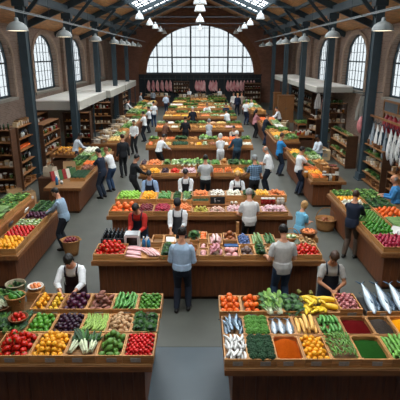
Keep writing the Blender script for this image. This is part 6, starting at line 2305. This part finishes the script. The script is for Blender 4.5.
for y in (-2.4, 2.15):
    b = MB()
    b.box(-.72, -.65, y, y + .07, 0, 2.66)
    b.build('post', SHELF_E, t)
REDH = MB()
REDH.lathe([(.001, -.62), (.05, -.6), (.12, -.5), (.15, -.36), (.13, -.2), (.08, -.08), (.03, 0), (.001, .01)], 12)
REDM = REDH.mesh('ham_body', RM('dark_red_ham', '#8e1d24', .4, .25), True)
for i, Y in enumerate([19.7, 19.3, 18.9, 18.35, 18.0, 17.6, 17.2, 16.7, 16.3, 15.9]):
    t = thing('hanging_ham', 'dark red ham hanging under the cabinet, %s from the back' % (ORD[i].replace('nearest', 'first').replace('farthest', 'ninth') if i < 9 else 'tenth'), 'ham', (7.86, Y, 2.6), random.uniform(0, 3))
    obj('ham_body', REDM, t, sc=random.uniform(1.1, 1.3))
    b = MB()
    b.tube([(0, 0, .07), (0, 0, -.02)], .01, 5)
    b.build('hook', STEEL, t)
# pink ham alone by the column, aprons on hooks, plant pots
t = thing('hanging_ham', 'single pink ham hanging left of the nearest right column', 'ham', (7.3, 21.2, 2.35))
obj('ham_body', REDM, t, sc=1.25).data = REDM.copy()
t.children[0].data.materials[0] = RM('pink_ham_flesh', '#b5706f', .4, .2)
b = MB()
b.tube([(0, 0, .45), (0, 0, -.02)], .01, 5)
b.build('cord', STEEL, t)
def apron_hang(label, X, Y, z, w, h, col):
    t = thing('hanging_apron', label, 'apron', (X, Y, z))
    b = MB()
    rows = []
    for i in range(9):
        v = i / 8
        rows.append([((u / 12 - .5) * w * (.35 + .65 * min(1, v * 1.8)), .05 * math.sin(u * 1.7 + v) * (.3 + v), -v * h) for u in range(13)])
    b.loft(rows, 0, False, False)
    o = b.build('cloth', cloth(col), t, True)
    md = o.modifiers.new('thick', 'SOLIDIFY')
    md.thickness = .012
    b = MB()
    b.box(-w * .3, w * .3, -.015, .015, -.005, .02)
    b.tube([(0, 0, .02), (0, 0, .12), (0, .04, .16)], .008, 5)
    b.build('hanger', STEEL, t)
apron_hang('pale grey cloth apron hanging beyond the nearest right column', 8.3, 24.3, 3.0, .55, 1.25, '#a7a39a')
apron_hang('white cloth hanging at the near corner of the right canopy', 7.1, 28.5, 2.8, .4, .9, '#b9b4b0')
apron_hang('pale pink cloth hanging beside the white cloth at the canopy corner', 7.5, 28.5, 2.8, .4, 1.0, '#b98f8c')
t = thing('clothes_bar', 'thin steel bar on the right wall holding the grey apron', 'bar', (8.3, 24.36, 0))
b = MB()
b.tube([(-.5, 0, 3.16), (1.09, 0, 3.16)], .02, 6)
b.build('bar', STEEL, t)
# terracotta pots of plants on the low right shelf
POT = MB()
POT.lathe([(.001, 0), (.11, 0), (.16, .26), (.175, .26), (.175, .31), (.15, .31), (.14, .27), (.001, .27)], 16)
POTM = POT.mesh('pot', M('terracotta', '#8f5532', .8, .15, 8), True)
for i, (X, Y) in enumerate([(6.95, 15.75), (6.85, 15.25), (6.95, 14.1)]):
    t = thing('potted_plant', 'leafy plant in a terracotta pot on the low right shelf, %s' % ['nearest the hanging fish', 'second from the hanging fish', 'nearest the camera'][i], 'plant', (X, Y, 1.09))
    obj('pot', POTM, t)
    obj('foliage', K['kale']['me'][i % 2], t, (0, 0, .27), (0, 0, i), 1.1 + .1 * i)

# ================================================================== butcher's end of the hall
t = thing('meat_rail', 'long steel rail across the back wall holding the hanging carcasses', 'rail', (0, 51.35, 2.56))
b = MB()
b.tube([(-6.4, 0, 0), (6.4, 0, 0)], .03, 8)
for x in (-6.3, -3.2, 0, 3.2, 6.3):
    b.bar((x, 0, 0), (x, .5, 0), .05, .05)
b.build('rail', STEEL, t)
CARC = []
for i in range(3):
    b = MB()
    rings = []
    for z, w, d, ox in [(0, .03, .03, 0), (-.12, .07, .06, .0), (-.3, .15, .11, .01), (-.5, .17, .14, .0), (-.75, .2, .15, -.02), (-.95, .19, .13, .0), (-1.15, .12, .1, .03), (-1.28, .05, .05, .05)]:
        rings.append([(ox + w * random.uniform(.92, 1.08) * math.cos(2 * PI * j / 12), d * math.sin(2 * PI * j / 12) * (.55 if math.sin(2 * PI * j / 12) < 0 else 1), z) for j in range(12)])
    b.loft(rings)
    b.tube([(.06, 0, -.95), (.16, -.02, -1.2), (.19, -.02, -1.36)], [.07, .045, .02], 8)
    CARC.append(b.mesh('carcass', M('pink_carcass_flesh', '#d87f86', .45, .15, 3, (1, 1, .6), col2='#ecc4bd', rand=.1), True))
spots = [(148.5, 'left'), (153, 'left'), (157.3, 'left'), (162, 'left'), (166.5, 'left'), (170.2, 'left'),
         (196.5, 'middle'), (199, 'middle'), (201.5, 'middle'), (204, 'middle'), (210.5, 'middle'), (213, 'middle'), (216, 'middle'),
         (227.8, 'right'), (231, 'right'), (234.2, 'right'), (237.5, 'right'), (241, 'right'), (244.3, 'right'), (247.6, 'right'), (251, 'right'), (254, 'right')]
for i, (px, g) in enumerate(spots):
    t = thing('hanging_carcass', 'pink side of meat hanging in the %s group on the back wall' % g, 'meat', (xs(px, 51.35, 2.4), 51.35, 2.5), random.uniform(-.4, .4), 'meat hanging in the %s group' % g)
    obj('carcass', CARC[i % 3], t, (0, 0, -.08), None, (1.0, 1.0, .9))
    b = MB()
    b.tube([(0, 0, .06), (.03, 0, .02), (0, 0, -.1)], .012, 5)
    b.build('hook', STEEL, t)
for i, (px, w_, nm) in enumerate([(192.5, 0, 'left of the middle meat group'), (178, 0, 'above the small shelf')]):
    pass
u = shelf_unit('small shelf of jars fixed among the hanging meat on the back wall', xs(181.5, 51.6, 1.6), 51.55, 1.75, 1.15, .35, [.03, .4, .77, 1.13], 0, True, 1.15)
stock(u, 1.75, .35, [.03, .4, .77], ['jar', 'box', 'jar'], 'the small shelf on the back wall', .26)
counter('low brown counter before the left carcasses at the back', -5.6, -3.0, 47.6, 48.8, 1.0)
counter('long brown counter before the middle carcasses at the back', -2.2, 2.6, 46.6, 47.8, 1.0)
for i in range(12):
    carton('small carton on the long brown counter at the back', -1.9 + .38 * i, 47.2 + random.uniform(-.2, .2), 1.0, .3, .3, random.uniform(.15, .4), 0, i % 3, 'cartons on the back counter')
for i in range(5):
    carton('small carton on the low brown counter at the back left', -5.2 + .45 * i, 48.2, 1.0, .3, .3, random.uniform(.2, .4), 0, i % 3, 'cartons on the back left counter')
for i in range(4):
    item('lettuce', (.9 + .35 * i, 46.95, 1.01), (0, 0, i), 1.8, 'on the long brown counter at the back', 'lettuces at the back')
person('butcher in white coat behind the long brown counter at the back', -1.1, 48.6, 180, 1.76, W, '#2a2f38', 'work', lean=4, hp=8, hair='brown', sleeves='long', vox=.026)
person('butcher in white coat at the right end of the back counter', 2.0, 48.6, 190, 1.76, W, '#2a2f38', 'work', lean=4, hp=8, hair='black', sleeves='long', vox=.026)
person('person in grey coat near the low counter at the back left', -4.6, 46.6, 10, 1.76, '#8d9299', '#23272e', 'hip', lean=2, hp=6, hair='grey', sleeves='long', vox=.026)
u = shelf_unit('shelf of boxes on the right below the back wall', 5.6, 50.8, 1.8, 2.2, .5, [.1, .6, 1.1, 1.6, 2.1], 0)
stock(u, 1.8, .5, [.6, 1.1, 1.6], ['box', 'box', 'jar'], 'the right shelf below the back wall', .28)
print('ITEMS', sorted(NITEM.items(), key=lambda q: -q[1])[:12])
